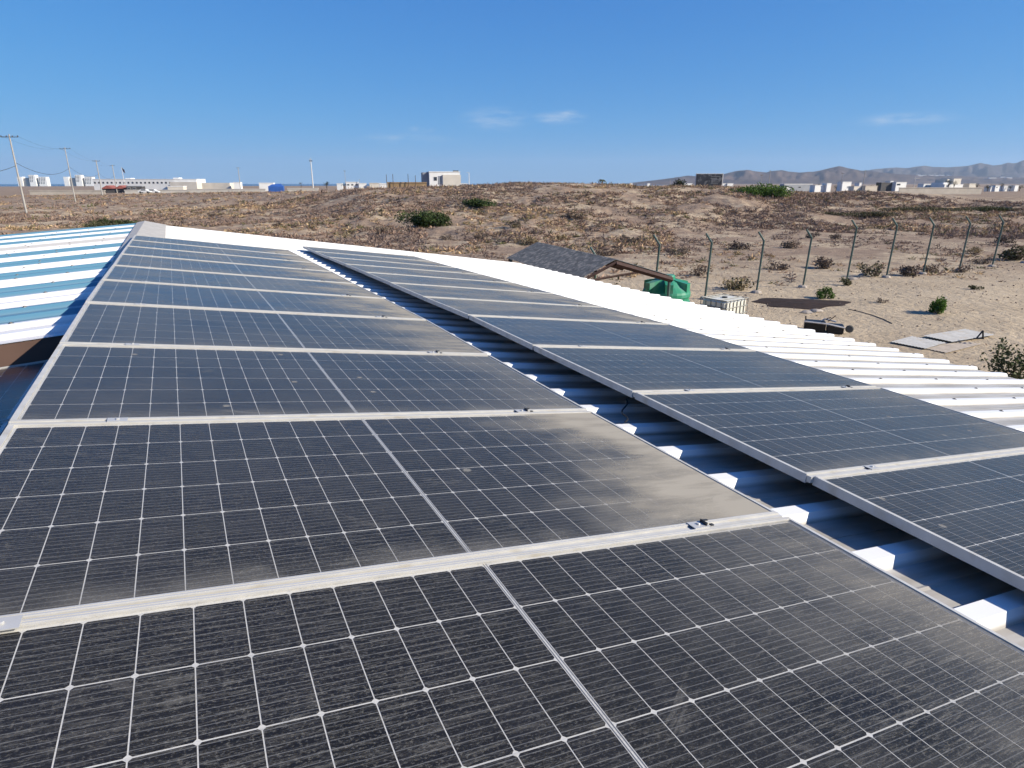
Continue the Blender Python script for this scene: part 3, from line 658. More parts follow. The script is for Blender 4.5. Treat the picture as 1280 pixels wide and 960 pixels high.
# pebbles and scraps on the yard sand
n = 1400; X = 9+26*rng.random(n); Y = 16+24*rng.random(n); k = Y < 24+.55*X; X, Y = X[k], Y[k]; n = len(X); Z = hgt(X, Y)
s = .012+.05*rng.random(n)**3
oct_ = np.array([(1,0,0),(0,1,0),(-1,0,0),(0,-1,0),(0,0,.7),(0,0,-.5)]); 
V = (oct_[None]*(s[:, None]*(.7+.6*rng.random((n, 6))))[..., None]+np.stack([X, Y, Z+s*.3], -1)[:, None]).reshape(-1, 3)
of = np.array([(0,1,4),(1,2,4),(2,3,4),(3,0,4),(1,0,5),(2,1,5),(3,2,5),(0,3,5)])
F = (np.arange(n)[:, None, None]*6+of[None]).reshape(-1, 3)
obj('pebbles', npmesh('pebbles', V, F, mat('pebble', (.22, .17, .13), rough=.9, var=.4, scale=3)), label='small dark pebbles strewn over the yard sand', cat='pebbles', kind='stuff')

# ------------------------------------------------------------------ fence posts
M_GREEN = mat('green fence paint', (.055, .095, .08), rough=.5, var=.2, scale=3, spec=.4)
M_CONC = mat('concrete', (.36, .31, .26), rough=.95, var=.2, scale=6, bump=.4)
PL = ['second fence post left of shed gable, mostly hidden by roof', 'green cranked fence post rising behind shed roof beam', 'green cranked fence post standing between green tank and white tote', 'green cranked fence post right behind white tote']
FENCE = []
for k, (px, yt) in enumerate([(742, 309), (818, 294), (883, 292), (947, 290), (1004.5, 287), (1058, 275), (1107, 273), (1152, 272), (1196, 270.5), (1236, 269.5), (1275, 269)]):
    # the fence runs along y = 22.7 + .55 x
    d = px_dir(px, 350); a = d.x/d.y; Y = 22.7/(1-.55*a); X = a*Y; z = float(hgt(X, Y))
    top = atY(px, yt, Y).z
    lab = PL[k] if k < 4 else 'green cranked fence post on concrete foot in bare sand, %s past white tote' % ORD[k-3]
    t = thing('fence_post', lab, 'post', loc=(X, Y, z), rotz=random.uniform(-.05, .05), group='green fence posts')
    h = top-z; lx = random.uniform(-.02, .02)
    mb = MB().tube([(0, 0, -.3), (lx+.10, 0, h-.36)], .045, 8); mb.build('shaft', M_GREEN, t)
    MB().tube([(lx+.10, 0, h-.38), (lx-.14, .13, h)], .042, 8).build('arm', M_GREEN, t)
    mb = MB(); r = .20
    mb.lathe([(r*1.15, -.1), (r, .04), (r*.75, .10), (.05, .13)], 9)
    mb.v = [(x*(1+.25*random.random()), y*(1+.2*random.random()), zz) for x, y, zz in mb.v]; mb.build('footing', M_CONC, t)
    FENCE.append((X, Y, z))
# ------------------------------------------------------------------ shed
M_FELT = mat('grey corrugated sheet', (.10, .105, .11), rough=.85, var=.3, scale=5, color2=(.21, .20, .19), c2scale=6, c2lo=.5, c2hi=.62)
M_RUST = mat('rusty steel', (.055, .03, .024), rough=.8, var=.3, scale=8)
T = thing('open_shed', 'open gable shed with dark grey corrugated roof and rusty beams beside warehouse', 'shed', loc=(3.25, 20.0, 0))
rdir = Vector((-.342, .940, 0)); cd = Vector((.940, .342, 0)); AP = Vector((0, 0, 2.52)); RL = 6.5
def corr(O, a, b, La, Lb, pitch, amp, m, name, parent, th=.006):
    """sheet La along a (ribs run along b, length Lb)"""
    n = a.cross(b).normalized(); k = int(La/pitch)*4; mb = MB()
    rows = [O+a*(La*i/k)+n*(amp*math.sin(2*math.pi*i/4)) for i in range(k+1)]
    v = [p_+b*(Lb*j/2)+n*o for o in (0, -th) for p_ in rows for j in range(3)]
    f = []
    K = (k+1)*3
    for i in range(k):
        for j in range(2):
            q = i*3+j; f.append((q, q+3, q+4, q+1)); f.append((K+q, K+q+1, K+q+4, K+q+3))
        f.append((i*3, K+i*3, K+i*3+3, i*3+3)); f.append((i*3+2, i*3+5, K+i*3+5, K+i*3+2))
    f.append((0, 1, K+1, K)); f.append((1, 2, K+2, K+1)); q = k*3; f.append((q, K+q, K+q+1, q+1)); f.append((q+1, K+q+1, K+q+2, q+2))
    mb.add(v, f); return mb.build(name, m, parent)
sl = (-cd*1.22-zd*.55).normalized(); sr_ = (cd*2.1-zd*.62).normalized()
for k in range(7):
    O = AP+rdir*(.04+k*RL/7)+zd*random.uniform(0, .012)
    corr(O, rdir, sl, RL/7+.06, 1.42, .11, .014, M_FELT, 'roof_sheet', T)
    corr(AP+rdir*(.04+k*RL/7)+zd*.01+sr_*.02, rdir, sr_, RL/7+.06, 2.2, .11, .014, M_FELT, 'roof_sheet', T)
for k in (0, 1, 2):
    g = rdir*(k*RL/2*.98+.02)
    mb = MB().tube([AP+g-zd*.09, AP+g+sl*1.4-zd*.08], .045, 4); mb.build('rafter', M_RUST, T)
    MB().tube([AP+g-zd*.12, AP+g+sr_*2.2-zd*.11], .09, 4).build('rafter', M_RUST, T)
    MB().tube([AP+g+sl*1.25-zd*.12, AP+g+sr_*.9-zd*.02-zd*.14], .035, 4).build('tie_beam', M_RUST, T)
for k, s_ in ((0, sl*1.3), (0, sr_*2.12), (1, sl*1.3), (1, sr_*2.12)):
    p_ = AP+s_+rdir*(.05+k*(RL-.2)); MB().tube([(p_.x, p_.y, -.2), (p_.x, p_.y, p_.z-.05)], .05, 8).build('post', M_GREEN, T)
for s_ in (sl*.7, sr_*.8, sr_*1.6): MB().tube([AP+s_-zd*.05, AP+s_+rdir*RL-zd*.05], .03, 4).build('purlin', M_RUST, T)
# ------------------------------------------------------------------ green water tank
M_TANK = mat('green plastic', (.02, .22, .12), rough=.45, var=.12, scale=2, spec=.5, color2=(.10, .26, .19), c2scale=2.5)
tp = Vector((5.35, 21.9, 0)); t = thing('water_tank', 'green plastic water tank with ribbed conical top under shed eave', 'tank', loc=tp)
mb = MB(); pr = [(.80, -.05), (.82, .04)]
for q in range(4): pr += [(.82, .08+q*.28), (.785, .13+q*.28), (.785, .21+q*.28), (.82, .26+q*.28)]
pr += [(.82, 1.2), (.80, 1.27)]; mb.lathe(pr, 28); mb.build('body', M_TANK, t, smooth=False)
mb = MB(); mb.lathe([(.80, 1.27), (.45, 1.58), (.26, 1.68)], 28)
mb.build('shoulder', M_TANK, t)
for q in range(6):
    a = q*math.pi/3+.4; c, s_ = math.cos(a), math.sin(a); w_ = .13
    P_ = lambda r, z, sgn: (c*r-s_*w_*sgn, s_*r+c*w_*sgn, z)
    mb = MB(); mb.add([P_(.79, 1.2, -1), P_(.79, 1.2, 1), P_(.79, 1.56, 1), P_(.79, 1.56, -1), P_(.3, 1.5, -1), P_(.3, 1.5, 1), P_(.3, 1.66, 1), P_(.3, 1.66, -1)], [(0,1,2,3),(3,2,6,7),(1,5,6,2),(4,0,3,7),(5,4,7,6),(0,4,5,1)]); mb.build('top_rib', M_TANK, t)
MB().lathe([(.27, 1.66), (.27, 1.76), (.24, 1.80), (.0, 1.82)], 24).build('lid', M_TANK, t)
# ------------------------------------------------------------------ white tote in its cage
M_PLAST = mat('milky plastic', (.62, .60, .52), rough=.5, var=.08, scale=2); M_GALV = mat('galvanised tube', (.20, .20, .19), rough=.5, metal=.5); M_WOOD = mat('pallet wood', (.24, .18, .12), rough=.9, scale=6)
t = thing('bulk_container', 'white plastic tote in grey wire cage standing near fence', 'container', loc=(7.15, 21.15, 0), rotz=math.radians(37))
mb = MB().box(-.582, .582, -.482, .482, .15, 1.13)
import bmesh
def bevel(me, w_, seg=2):
    bm = bmesh.new(); bm.from_mesh(me); bmesh.ops.bevel(bm, geom=bm.edges[:], offset=w_, segments=seg, affect='EDGES'); bm.to_mesh(me); bm.free(); return me
obj('tank', bevel(mb.mesh('tank', M_PLAST), .07, 3), t)
MB().lathe([(.09, 1.12), (.09, 1.17), (.0, 1.18)], 16).build('lid', M_DARKMET, t)
tb = lambda a, b_: MB().tube([a, b_], .014, 6).build('cage_bar', M_GALV, t)
for z in (.18, .42, .66, .90, 1.14):
    for a, b_ in (((-.6,-.5,z),(.6,-.5,z)), ((.6,-.5,z),(.6,.5,z)), ((.6,.5,z),(-.6,.5,z)), ((-.6,.5,z),(-.6,-.5,z))): tb(a, b_)
for q in range(7):
    x = -.6+q*.2; tb((x,-.5,.14),(x,-.5,1.15)); tb((x,.5,.14),(x,.5,1.15))
for q in range(1, 5):
    y = -.5+q*.2; tb((-.6,y,.14),(-.6,y,1.15)); tb((.6,y,.14),(.6,y,1.15))
for y in (-.25, .25): tb((-.6,y,1.15),(.6,y,1.15))
for q in range(5): MB().box(-.6, .6, -.5+q*.22, -.38+q*.22, .10, .13).build('pallet_board', M_WOOD, t)
for x in (-.55, 0, .55):
    for y in (-.45, 0, .45): MB().box(x-.05, x+.05, y-.05, y+.05, -.02, .098).build('pallet_block', M_WOOD, t)
# ------------------------------------------------------------------ dark soil patch, scrap, sheets on the ground
M_SOIL = mat('dark damp soil', (.026, .014, .010), rough=.95, var=.4, scale=5, bump=.8, bscale=8)
c = at(1000, 379, 0); mb = MB(); ring = 36; V = [(0, 0, .07)]; 
for r in (.3, .6, .85, 1.0):
    for k in range(ring):
        a = 2*math.pi*k/ring; q = 1+.12*math.sin(3*a+1)+.08*math.sin(7*a)
        x, y = r*q*2.1*math.cos(a), r*q*1.25*math.sin(a); V.append((x, y, float(hgt(c.x+x, c.y+y))+(1-r)*.10+(.008 if r < 1 else -.03)))
F = [(0, 1+k, 1+(k+1) % ring) for k in range(ring)]+[(1+i*ring+k, 1+(i+1)*ring+k, 1+(i+1)*ring+(k+1) % ring, 1+i*ring+(k+1) % ring) for i in range(3) for k in range(ring)]
mb.add(V, F); mb.build('soil_heap', M_SOIL, loc=(c.x, c.y, 0), label='flat dark reddish soil heap spread on sand before fence', cat='soil')
M_BLACK = mat('black plastic', (.012, .012, .012), rough=.45, var=.3); M_OFFW = mat('chipped white paint', (.6, .58, .55), rough=.6)
c = at(1029, 414, 0); t = thing('scrap_cart', 'overturned black scrap cart with white rail lying by roof eave', 'scrap', loc=(c.x, c.y, float(hgt(c.x, c.y))), rotz=math.radians(-24))
obj('tray', bevel(MB().box(-.62, .05, -.28, .28, .02, .34).mesh('tray', M_BLACK), .04), t)
obj('tray', bevel(MB().box(.08, .60, -.26, .26, .0, .27).mesh('tray', M_BLACK), .03), t)
MB().tube([(-.64, -.31, .36), (.1, -.32, .33), (.62, -.3, .24)], .025, 6).build('rail', M_OFFW, t)
MB().tube([(-.1, .1, .34), (.0, .1, .42), (.35, .05, .36)], .03, 6).build('rail', M_OFFW, t)
MB().tube([(.1, .0, .36), (.32, .1, .56)], .016, 5).build('handle', M_RUST, t)
MB().tube([(.18, .05, .50), (.02, .02, .42)], .014, 5).build('handle', M_RUST, t)
mb = MB().tube([(-.58, .1, .33), (-.6, .12, .47)], .025, 6); mb.build('knob', M_BLACK, t)
mb = MB(); mb.lathe([(.0, -.03), (.10, -.03), (.13, 0), (.10, .03), (0, .03)], 14); mb.v = [(x+.78, z, y+.16) for x, y, z in mb.v]; mb.build('wheel', mat('grey rubber', (.10, .10, .09), rough=.9), t)
M_OLDTIN = mat('weathered pale tin', (.38, .37, .35), rough=.6, var=.15, scale=5, color2=(.36, .32, .27), c2scale=3, c2lo=.55)
def ground_sheet(q, label, lift, tilt, m=M_OLDTIN):
    P_ = [at(x, y, .03) for x, y in q]; O = P_[0]; a = (P_[1]-P_[0]); b_ = (P_[3]-P_[0]); La, Lb = a.length, b_.length
    o = thing('roofing_sheet', label, 'metal sheet', loc=(O.x, O.y, float(hgt(O.x, O.y))+lift), group='old sheets on the sand')
    a = a.normalized(); b_ = (b_-a*b_.dot(a)).normalized(); a = (a+zd*tilt).normalized()
    c_ = corr(Vector((0, 0, .0)), b_, a, Lb, La, .09, .010, m, 'sheet', o, .004)
    # make sure the ribs lie on top whichever way the corners ran
    return o
ground_sheet([(1157, 436), (1183, 429), (1152, 421), (1124, 426)], 'pale corrugated sheet with toothed edge lying nearest roof eave', .05, .01)
ground_sheet([(1190, 429), (1243, 421), (1208, 415), (1153, 421)], 'larger pale corrugated sheet with dark bracket on it', .09, .012)
ground_sheet([(1183, 440), (1228, 429), (1212, 425), (1168, 433)], 'thin brownish sheet slid under larger pale sheet', .03, .0, mat('brown tin', (.33, .28, .23), rough=.7, var=.2))
c = at(1224, 426, .1); t = thing('steel_bracket', 'small black angled bracket lying on pale sheet', 'bracket', loc=(c.x, c.y, .16))
MB().box(-.18, .12, -.03, .03, 0, .03).build('foot', M_BLACK, t); MB().tube([(-.1, 0, .02), (.06, .02, .26)], .025, 5).build('strut', M_BLACK, t); MB().tube([(.1, 0, .02), (.06, .02, .26)], .025, 5).build('strut', M_BLACK, t)
pts = [at(x, y, 0) for x, y in ((1060, 387), (1075, 390), (1090, 394), (1105, 399), (1115, 404))]
MB().tube([(p_.x, p_.y, float(hgt(p_.x, p_.y))+.012) for p_ in pts], .014, 5).build('ground_hose', mat('dark hose', (.08, .065, .05), rough=.8), label='thin dark hose half buried in sand beside dark soil', cat='hose')
for k, (x, y) in enumerate(((1080, 344.5), (1008, 391), (1020, 389), (1066, 351))):
    c = at(x, y, 0); mb = MB(); mb.lathe([(.16, -.05), (.18, .04), (.10, .10), (0, .12)], 7); mb.v = [(a*(.8+.5*random.random())*1.4, b_*(.7+.4*random.random()), z_) for a, b_, z_ in mb.v]
    mb.build('concrete_lump', MATS['concrete'], loc=(c.x, c.y, float(hgt(c.x, c.y))), label='broken pale concrete lump lying on sand near fence line', cat='rubble', group='concrete lumps on the sand')

# ------------------------------------------------------------------ poles and cables
M_POLE = mat('pale concrete pole', (.36, .34, .31), rough=.9, var=.1, scale=1.5); M_INS = mat('brown insulator', (.08, .06, .05), rough=.4); M_WIRE = mat('black wire', (.05, .05, .055), rough=.6)
def upole(x, ytop, Y, label, arm=0, name='utility_pole', r=.16, m=None, extra=None, group='utility poles'):
    b = gpos(x, Y); top = atY(x, ytop, Y); t = thing(name, label, 'pole', loc=b, group=group); h = top.z-b.z
    MB().tube([(0, 0, -.4), (0, 0, h)], [r, r*.62], 8).build('shaft', m or M_POLE, t)
    if arm:
        MB().box(-arm, arm, -.05, .05, h-.42, h-.34).build('crossarm', M_INS, t)
        for k in (-1, -.35, .35, 1): MB().lathe([(.05, h-.33), (.09, h-.25), (.05, h-.16), (0, h-.13)], 8, k*arm*.95).build('insulator', M_INS, t)
    if extra: extra(t, h)
    return b, h
ylow = lambda x, Y, y: atY(x, y, Y)
p1, h1 = upole(25, 168, 104, 'tallest leaning-looking concrete utility pole with crossarm, left of apartment towers', 1.35, r=.15)
p2, h2 = upole(90, 184, 165, 'concrete utility pole with crossarm standing before right-hand apartment towers', 1.3, r=.14)
p3, h3 = upole(125.5, 200, 225, 'pale utility pole at left end of long school building', 1.2, r=.2)
p4, h4 = upole(144.5, 206, 290, 'thin pale utility pole over red roofed house', 1.0, r=.2)
p0 = gpos(-150, 62); 
t = thing('utility_pole', 'concrete utility pole beyond the left roof', 'pole', loc=p0, group='utility poles'); MB().tube([(0, 0, -.4), (0, 0, 11.6)], [.2, .13], 8).build('shaft', M_POLE, t); MB().box(-1.3, 1.3, -.06, .06, 11.1, 11.22).build('crossarm', M_POLE, t)
def wire(a, b, sag, r, label):
    pts = [a.lerp(b, k/16)-zd*(sag*4*(k/16)*(1-k/16)) for k in range(17)]
    MB().tube(pts, r, 4).build('overhead_cable', M_WIRE, label=label, cat='cable', group='overhead cables')
prev = [(p0, 11.6), (p1, h1), (p2, h2), (p3, h3), (p4, h4)]
nm = ['beyond left roof', 'with tallest pole', 'before right-hand apartment towers', 'at left end of school', 'over red roofed house']
for k in range(4):
    (a, ha), (b_, hb) = prev[k], prev[k+1]
    wire(a+zd*(ha*.66), b_+zd*(hb*.62), 1.6, .035, 'thick low black cable between poles %s and %s' % (nm[k], nm[k+1]))
    for s_ in (-1.2, 1.2): wire(a+zd*(ha-.2)+Vector((s_, 0, 0)), b_+zd*(hb-.2)+Vector((s_, 0, 0)), .9, .012, 'thin high wire between poles %s and %s' % (nm[k], nm[k+1]))
def flag(t, h):
    mb = MB(); P_ = []
    for i in range(7):
        for j in range(4): P_.append((.1+i*.16+.05*j, .12*math.sin(i*1.1+j*.5), h-.1-j*.55-i*.16))
    mb.add(P_, [(i*4+j, i*4+j+1, (i+1)*4+j+1, (i+1)*4+j) for i in range(6) for j in range(3)])
    mb.build('flag', mat('dark flag cloth', (.05, .04, .06), rough=.8), t)
upole(155.5, 209, 300, 'white flagpole with drooping dark flag before school', 0, 'flagpole', .14, M_OFFW, flag, None)
def lampheads(t, h):
    MB().box(-.7, .7, -.15, .15, h-.2, h+.1).build('lamp_head', M_INS, t); MB().box(-.5, .5, -.12, .12, h+.5, h+.7).build('lamp_head', M_OFFW, t); MB().tube([(0, 0, h-.1), (0, 0, h+1.4)], .05, 6).build('finial', M_OFFW, t)
upole(391, 201, 280, 'tall white floodlight mast with dark lamp heads on horizon', 0, 'floodlight_mast', .28, M_OFFW, lampheads, None)
upole(300, 209, 330, 'thin pole with crossarm right of small white hut', .9, r=.22)
upole(432, 213, 330, 'slim lattice-like pole above low white shops', .5, r=.12)
upole(449.5, 224, 330, 'short slim pole above end of low white shops', 0, r=.14)
def armlamp(t, h): MB().box(-.9, .1, -.1, .1, h-.12, h).build('lamp_arm', M_OFFW, t)
upole(586.5, 215.5, 260, 'street lamp with short arm right of white cube building', 0, 'street_lamp', .16, M_OFFW, armlamp, None)
for k, (x, yt) in enumerate([(483.5, 218), (491.5, 217.5), (510.5, 217.5), (519.5, 219)]):
    upole(x, yt, 215, 'dark timber post above brown fence left of white cube building', 0, 'timber_post', .13, M_INS, None, 'dark posts beside the white cube building')
upole(837.5, 224.5, 150, 'short pale post before dark round tree', 0, 'timber_post', .09, M_POLE, None, None)
upole(951, 218, 300, 'faint thin pole above vivid green bush', .6, r=.16); upole(961, 213, 300, 'taller faint pole above vivid green bush', .6, r=.18)
upole(1051.5, 216, 320, 'faint thin pole left of white box warehouse', .6, r=.15); upole(1079, 212.5, 300, 'slightly leaning pale pole right of white box warehouse', .7, r=.19)
def crane(t, h): MB().box(-.5, 2.2, -.08, .08, h-.9, h-.7).build('lamp_arm', M_OFFW, t)
upole(1143, 221, 330, 'street lamp with long arm above sand coloured wall', 0, 'street_lamp', .16, M_OFFW, crane, None)

# ------------------------------------------------------------------ buildings on the plain
M_BW = mat('white render', (.74, .73, .70), rough=.85, var=.06, scale=.3); M_BC = mat('cream render', (.60, .55, .47), rough=.9, var=.08, scale=.3)
M_BS = mat('sand coloured wall', (.50, .44, .36), rough=.9, var=.1, scale=.4); M_BG = mat('grey cladding and shaded wall', (.26, .27, .29), rough=.7, var=.1, scale=.3)
M_PANE = mat('dark window pane', (.03, .035, .045), rough=.15, var=.2, spec=.6); M_RED = mat('red tiled roof', (.28, .09, .07), rough=.85, var=.2, scale=1.5)
M_BLUEP = mat('blue tarpaulin', (.03, .10, .34), rough=.6, var=.15, scale=.8); M_BDARK = mat('dark cladding', (.07, .065, .065), rough=.8, var=.2, scale=.5)
def bld(name, label, x0, x1, yt, Y, depth, m, cat='building', blocks=(), wins=(), roof=None, par=True, base=None, door=None, group=None, rot=.22):
    """box building whose front stands at distance Y between pixel columns x0 and x1"""
    A_, B_ = atY(x0, yt, Y), atY(x1, yt, Y); z0 = base if base is not None else min(float(hgt(A_.x, Y)), float(hgt(B_.x, Y)))
    O = Vector(((A_.x+B_.x)/2, Y, z0)); t = thing(name, label, cat, loc=O, group=group, rotz=.12 if 'wall' in name or 'fence' in name else rot); W_ = (B_.x-A_.x)/2; H_ = A_.z-z0
    MB().box(-W_, W_, 0, depth, -1, H_).build('wall', m, t)
    if par: MB().box(-W_-.12, W_+.12, -.12, depth+.12, H_+.002, H_+.3).build('roof', roof or m, t)
    for (a, b_, y0, dy, d_, mm) in blocks:
        p_, q = atY(a, y0, Y+dy), atY(b_, y0, Y+dy); MB().box(p_.x-O.x, q.x-O.x, dy, dy+d_, -1, p_.z-z0).build('wing', mm, t)
    for (a, b_, ya, yb) in wins:
        p_, q = atY(a, ya, Y), atY(b_, yb, Y); x_, xx, zz, zt = p_.x-O.x, q.x-O.x, q.z-z0, p_.z-z0
        w_ = MB().box(x_, xx, -.06, .05, zz, zt).build('window', M_OFFW, t); MB().box(x_+.08, xx-.08, -.075, -.062, zz+.08, zt-.08).build('pane', M_PANE, w_)
    if door:
        p_, q = atY(door[0], door[2], Y), atY(door[1], door[3], Y); MB().box(p_.x-O.x, q.x-O.x, -.07, .05, q.z-z0, p_.z-z0).build('door', M_BG, t)
    return t, O, W_, H_
def towers(x, label):
    Y = 1500; t, O, W_, H_ = bld('apartment_tower', label, x+3, x+28, 222.3, Y, 18, M_BC, par=False, group='apartment towers on the horizon',
        blocks=[(x, x+5.5, 221, -4, 16, M_BW), (x+12, x+19, 218.6, -8, 16, M_BW), (x+23, x+32, 221, -6, 16, M_BW)])
    for (a, w_, y) in ((12.8, 5.4, 219.6), (23.8, 7.4, 222)):
        for j in range(5):
            for i in range(3):
                p_ = atY(x+a+i*w_/3, y+j*1.75, Y-8); MB().box(p_.x-O.x, p_.x-O.x+w_/3*Y/FPX*.5, -8.3+(2 if a > 20 else 0), -8.02+(2 if a > 20 else 0), p_.z-O.z-1.5, p_.z-O.z).build('window', M_PANE, t)
towers(22, 'white apartment tower group far behind tallest utility pole'); towers(80, 'white apartment tower group far behind second crossarm pole')
# school
sw_ = [(119.5+i*5.05, 122.4+i*5.05, 227.2, 229.6) for i in range(19)]
bld('school_building', 'long white two storey school building with row of dark windows on horizon', 118, 244, 224.3, 430, 14, M_BW, blocks=[(210, 243, 227.5, -6, 8, M_BC), (215.5, 222.5, 222, 2, 5, M_BW), (240, 285, 228.5, 4, 10, M_BC), (158, 164.5, 222.6, 4, 5, M_BW)], wins=sw_, rot=.06)
bld('hut', 'small bright white hut at right end of school', 292, 299.5, 228.3, 430, 8, M_BW)
# red roofed house
t, O, W_, H_ = bld('house', 'low house with two red tiled gables before school', 128.5, 156.5, 235.6, 290, 8, M_BDARK, par=False)
for a, b_ in ((-W_-.3, -.02), (.02, W_+.3)):
    mb = MB(); m_ = (a+b_)/2; mb.add([(a, -.5, H_-.1), (b_, -.5, H_-.1), (m_, -.5, H_+1.3), (a, 8.5, H_-.1), (b_, 8.5, H_-.1), (m_, 8.5, H_+1.3)], [(0,1,2),(3,5,4),(0,2,5,3),(1,4,5,2),(0,3,4,1)]); mb.build('roof', M_RED, t)
bld('dark_hut', 'dark windowed kiosk right of red roofed house', 158.5, 176, 233.2, 290, 5, M_BDARK, wins=[(160, 164, 234.4, 236.6), (166, 170, 234.4, 236.6)], roof=M_BG)
bld('hut', 'low pale hut with flat roof behind long wall', 210, 228, 233.4, 300, 6, M_BC, roof=M_BW)
for x0, x1, yt, lab in ((40, 128, 238.6, 'low pale roadside wall left of red roofed house'), (158, 236, 238.2, 'long low cream wall before school'), (236.3, 330, 237, 'sandy low wall stretching right of long cream wall')):
    bld('boundary_wall', lab, x0, x1, yt, 262, .25, M_BS if 'cream' not in lab else M_BC, 'wall', par=True, group='low walls on the plain')
def car(x, Y, label):
    b = gpos(x, Y); b.z = atY(x, 241.5, Y).z; t = thing('parked_car', label, 'car', loc=b, rotz=.1, group='cars by the wall')
    mb = MB(); pr = [(-2.1, .35), (2.1, .35), (2.15, .75), (1.3, .92), (.7, 1.42), (-1.1, 1.45), (-1.75, .95), (-2.15, .85)]
    n = len(pr); mb.add([(a, s_*.85, z) for s_ in (-1, 1) for a, z in pr], [tuple(range(n)), tuple(range(2*n-1, n-1, -1))]+[(i, n+i, n+(i+1) % n, (i+1) % n) for i in range(n)]); mb.build('body', M_BW, t)
    MB().box(-1.0, .6, -.87, .87, .98, 1.34).build('window', M_PANE, t)
    for a in (-1.3, 1.3):
        for s_ in (-.8, .8):
            w_ = MB().lathe([(0, -.1), (.33, -.1), (.33, .1), (0, .1)], 14); w_.v = [(a+x_, s_+z_, .33+y_) for x_, y_, z_ in w_.v]; w_.build('wheel', M_BLACK, t)
car(179.5, 245, 'white parked car beside cream wall'); car(190, 250, 'second white parked car, tight behind first by cream wall')
# blue tarp stack, shops, brown fence
t, O, W_, H_ = bld('tarpaulin_stack', 'bright blue tarpaulin covered stack on horizon', 335.5, 353.5, 233, 300, 4, M_BLUEP, 'stack', par=False)
mb = MB(); mb.add([(-W_, 0, H_), (W_, 0, H_), (W_, 4, H_), (-W_, 4, H_), (-W_*.5, 1, H_+.9), (W_*.7, 1.2, H_+1.2), (W_*.6, 3, H_+.9), (-W_*.4, 3, H_+.7)], [(0,1,5,4),(1,2,6,5),(2,3,7,6),(3,0,4,7),(4,5,6,7)]); mb.build('cover', M_BLUEP, t)
bld('hut', 'white flat hut just left of blue tarpaulin stack', 324, 341, 229, 420, 8, M_BW)
bld('boundary_wall', 'grey stone wall right of blue tarpaulin', 360, 397, 236, 240, .3, M_BC, 'wall', group='low walls on the plain')
bld('shop_building', 'low white shop with dark openings right of floodlight mast', 432.5, 448, 228, 330, 8, M_BW, wins=[(434, 437, 230, 232), (439, 442, 230, 232), (444, 447, 230, 232)])
bld('shop_building', 'low white shop continuing right of the one with openings', 448.5, 458, 229.6, 330, 8, M_BW)
bld('shop_building', 'tiny white hut left of low shops', 421, 428, 229.8, 340, 6, M_BW)
bld('shop_building', 'cream low building left of dark timber posts', 462, 476, 229.4, 330, 8, M_BC)
bld('shop_building', 'white tent-like hut beneath dark timber posts', 474.5, 485, 230, 260, 5, M_BW, base=1)
bld('brown_fence', 'brown solid fence left of white cube building', 484.5, 533, 228.8, 216, .3, mat('ochre board', (.34, .23, .12), rough=.9, scale=.6), 'fence', base=1.5)
# white cube building
t, O, W_, H_ = bld('cube_building', 'white two storey cube building with left side greyed as shade on horizon', 536.5, 575, 215.4, 255, 12, M_BW, base=1.5, door=(547.5, 552, 220, 230.5), wins=[(542, 546.5, 221, 226)], blocks=[(530.5, 537.5, 215.6, 3, 7, M_BG), (553, 575.6, 218.4, -.6, .62, M_BC)])  # grey left wing paints the shaded side of the white building
MB().box(W_-2.3, W_-.4, 1, 3, H_+.302, H_+.7).build('roof_unit', M_BDARK, t)
bld('boundary_wall', 'short white wall at foot of white cube building', 575.5, 584, 230.2, 252, .3, M_BW, 'wall', base=1.5, group='low walls on the plain')
# billboard
Y = 150; a, b_ = atY(870.8, 217.5, Y), atY(902, 233, Y); t = thing('billboard', 'dark roadside billboard with shadowy picture and white edge on dune crest', 'billboard', loc=((a.x+b_.x)/2, Y, float(hgt((a.x+b_.x)/2, Y))))
oz = t.location.z; w_ = (b_.x-a.x)/2; zt, zb = a.z-oz, b_.z-oz
MB().box(-w_-.12, w_+.22, .06, .3, zb, zt+.12).build('frame', M_OFFW, t)
MB().box(-w_, w_, .0, .058, zb+.05, zt).build('poster', mat('dark poster print', (.035, .037, .045), rough=.5, var=.4, scale=.5, color2=(.13, .13, .135), c2scale=.9, c2lo=.52, c2hi=.6), t)
for x in (-w_*.6, w_*.6): MB().tube([(x, .2, -.5), (x, .2, zb+.2)], .12, 8).build('post', M_BG, t)
for (x0, x1, yy) in ((.15, .85, .78), (.1, .6, .62), (.2, .8, .34), (.15, .7, .22)): MB().box(w_*x0, w_*x1, -.006, -.002, zb+(zt-zb)*yy, zb+(zt-zb)*yy+.12).build('print_line', mat('grey print', (.16, .16, .16), rough=.6), t)
# right hand side
def wh(x0, x1, yt, Y, m, lab, **k): return bld(k.pop('name', 'far_building'), lab, x0, x1, yt, Y, k.pop('depth', 4), m, group='buildings below the mountains', rot=.32, **k)
wh(976.5, 1020, 230.5, 420, M_BG, 'long grey warehouse with bright white roof edge', roof=M_BW, name='warehouse_building', wins=[(985, 989, 233, 235), (998, 1002, 233, 235)])
wh(978.5, 987.5, 235.6, 180, M_BW, 'small white hut beside vivid green bush', depth=4, base=.8)
wh(1017.5, 1033, 232, 380, M_BW, 'low white building right of grey warehouse'); wh(1033.3, 1040, 229.6, 380, M_BW, 'small white block on end of low white building')
wh(1052, 1066, 227.8, 400, M_BW, 'plain white box warehouse between two faint poles', name='warehouse_building', door=(1059, 1061.5, 233, 235.4))
wh(1066.5, 1078, 233.4, 380, M_BC, 'low cream wall building beside white box warehouse'); wh(1074, 1077.5, 229, 460, M_BW, 'tiny white hut behind pale pole')
wh(1080, 1099, 232.8, 380, M_BS, 'low sandy building right of pale pole')
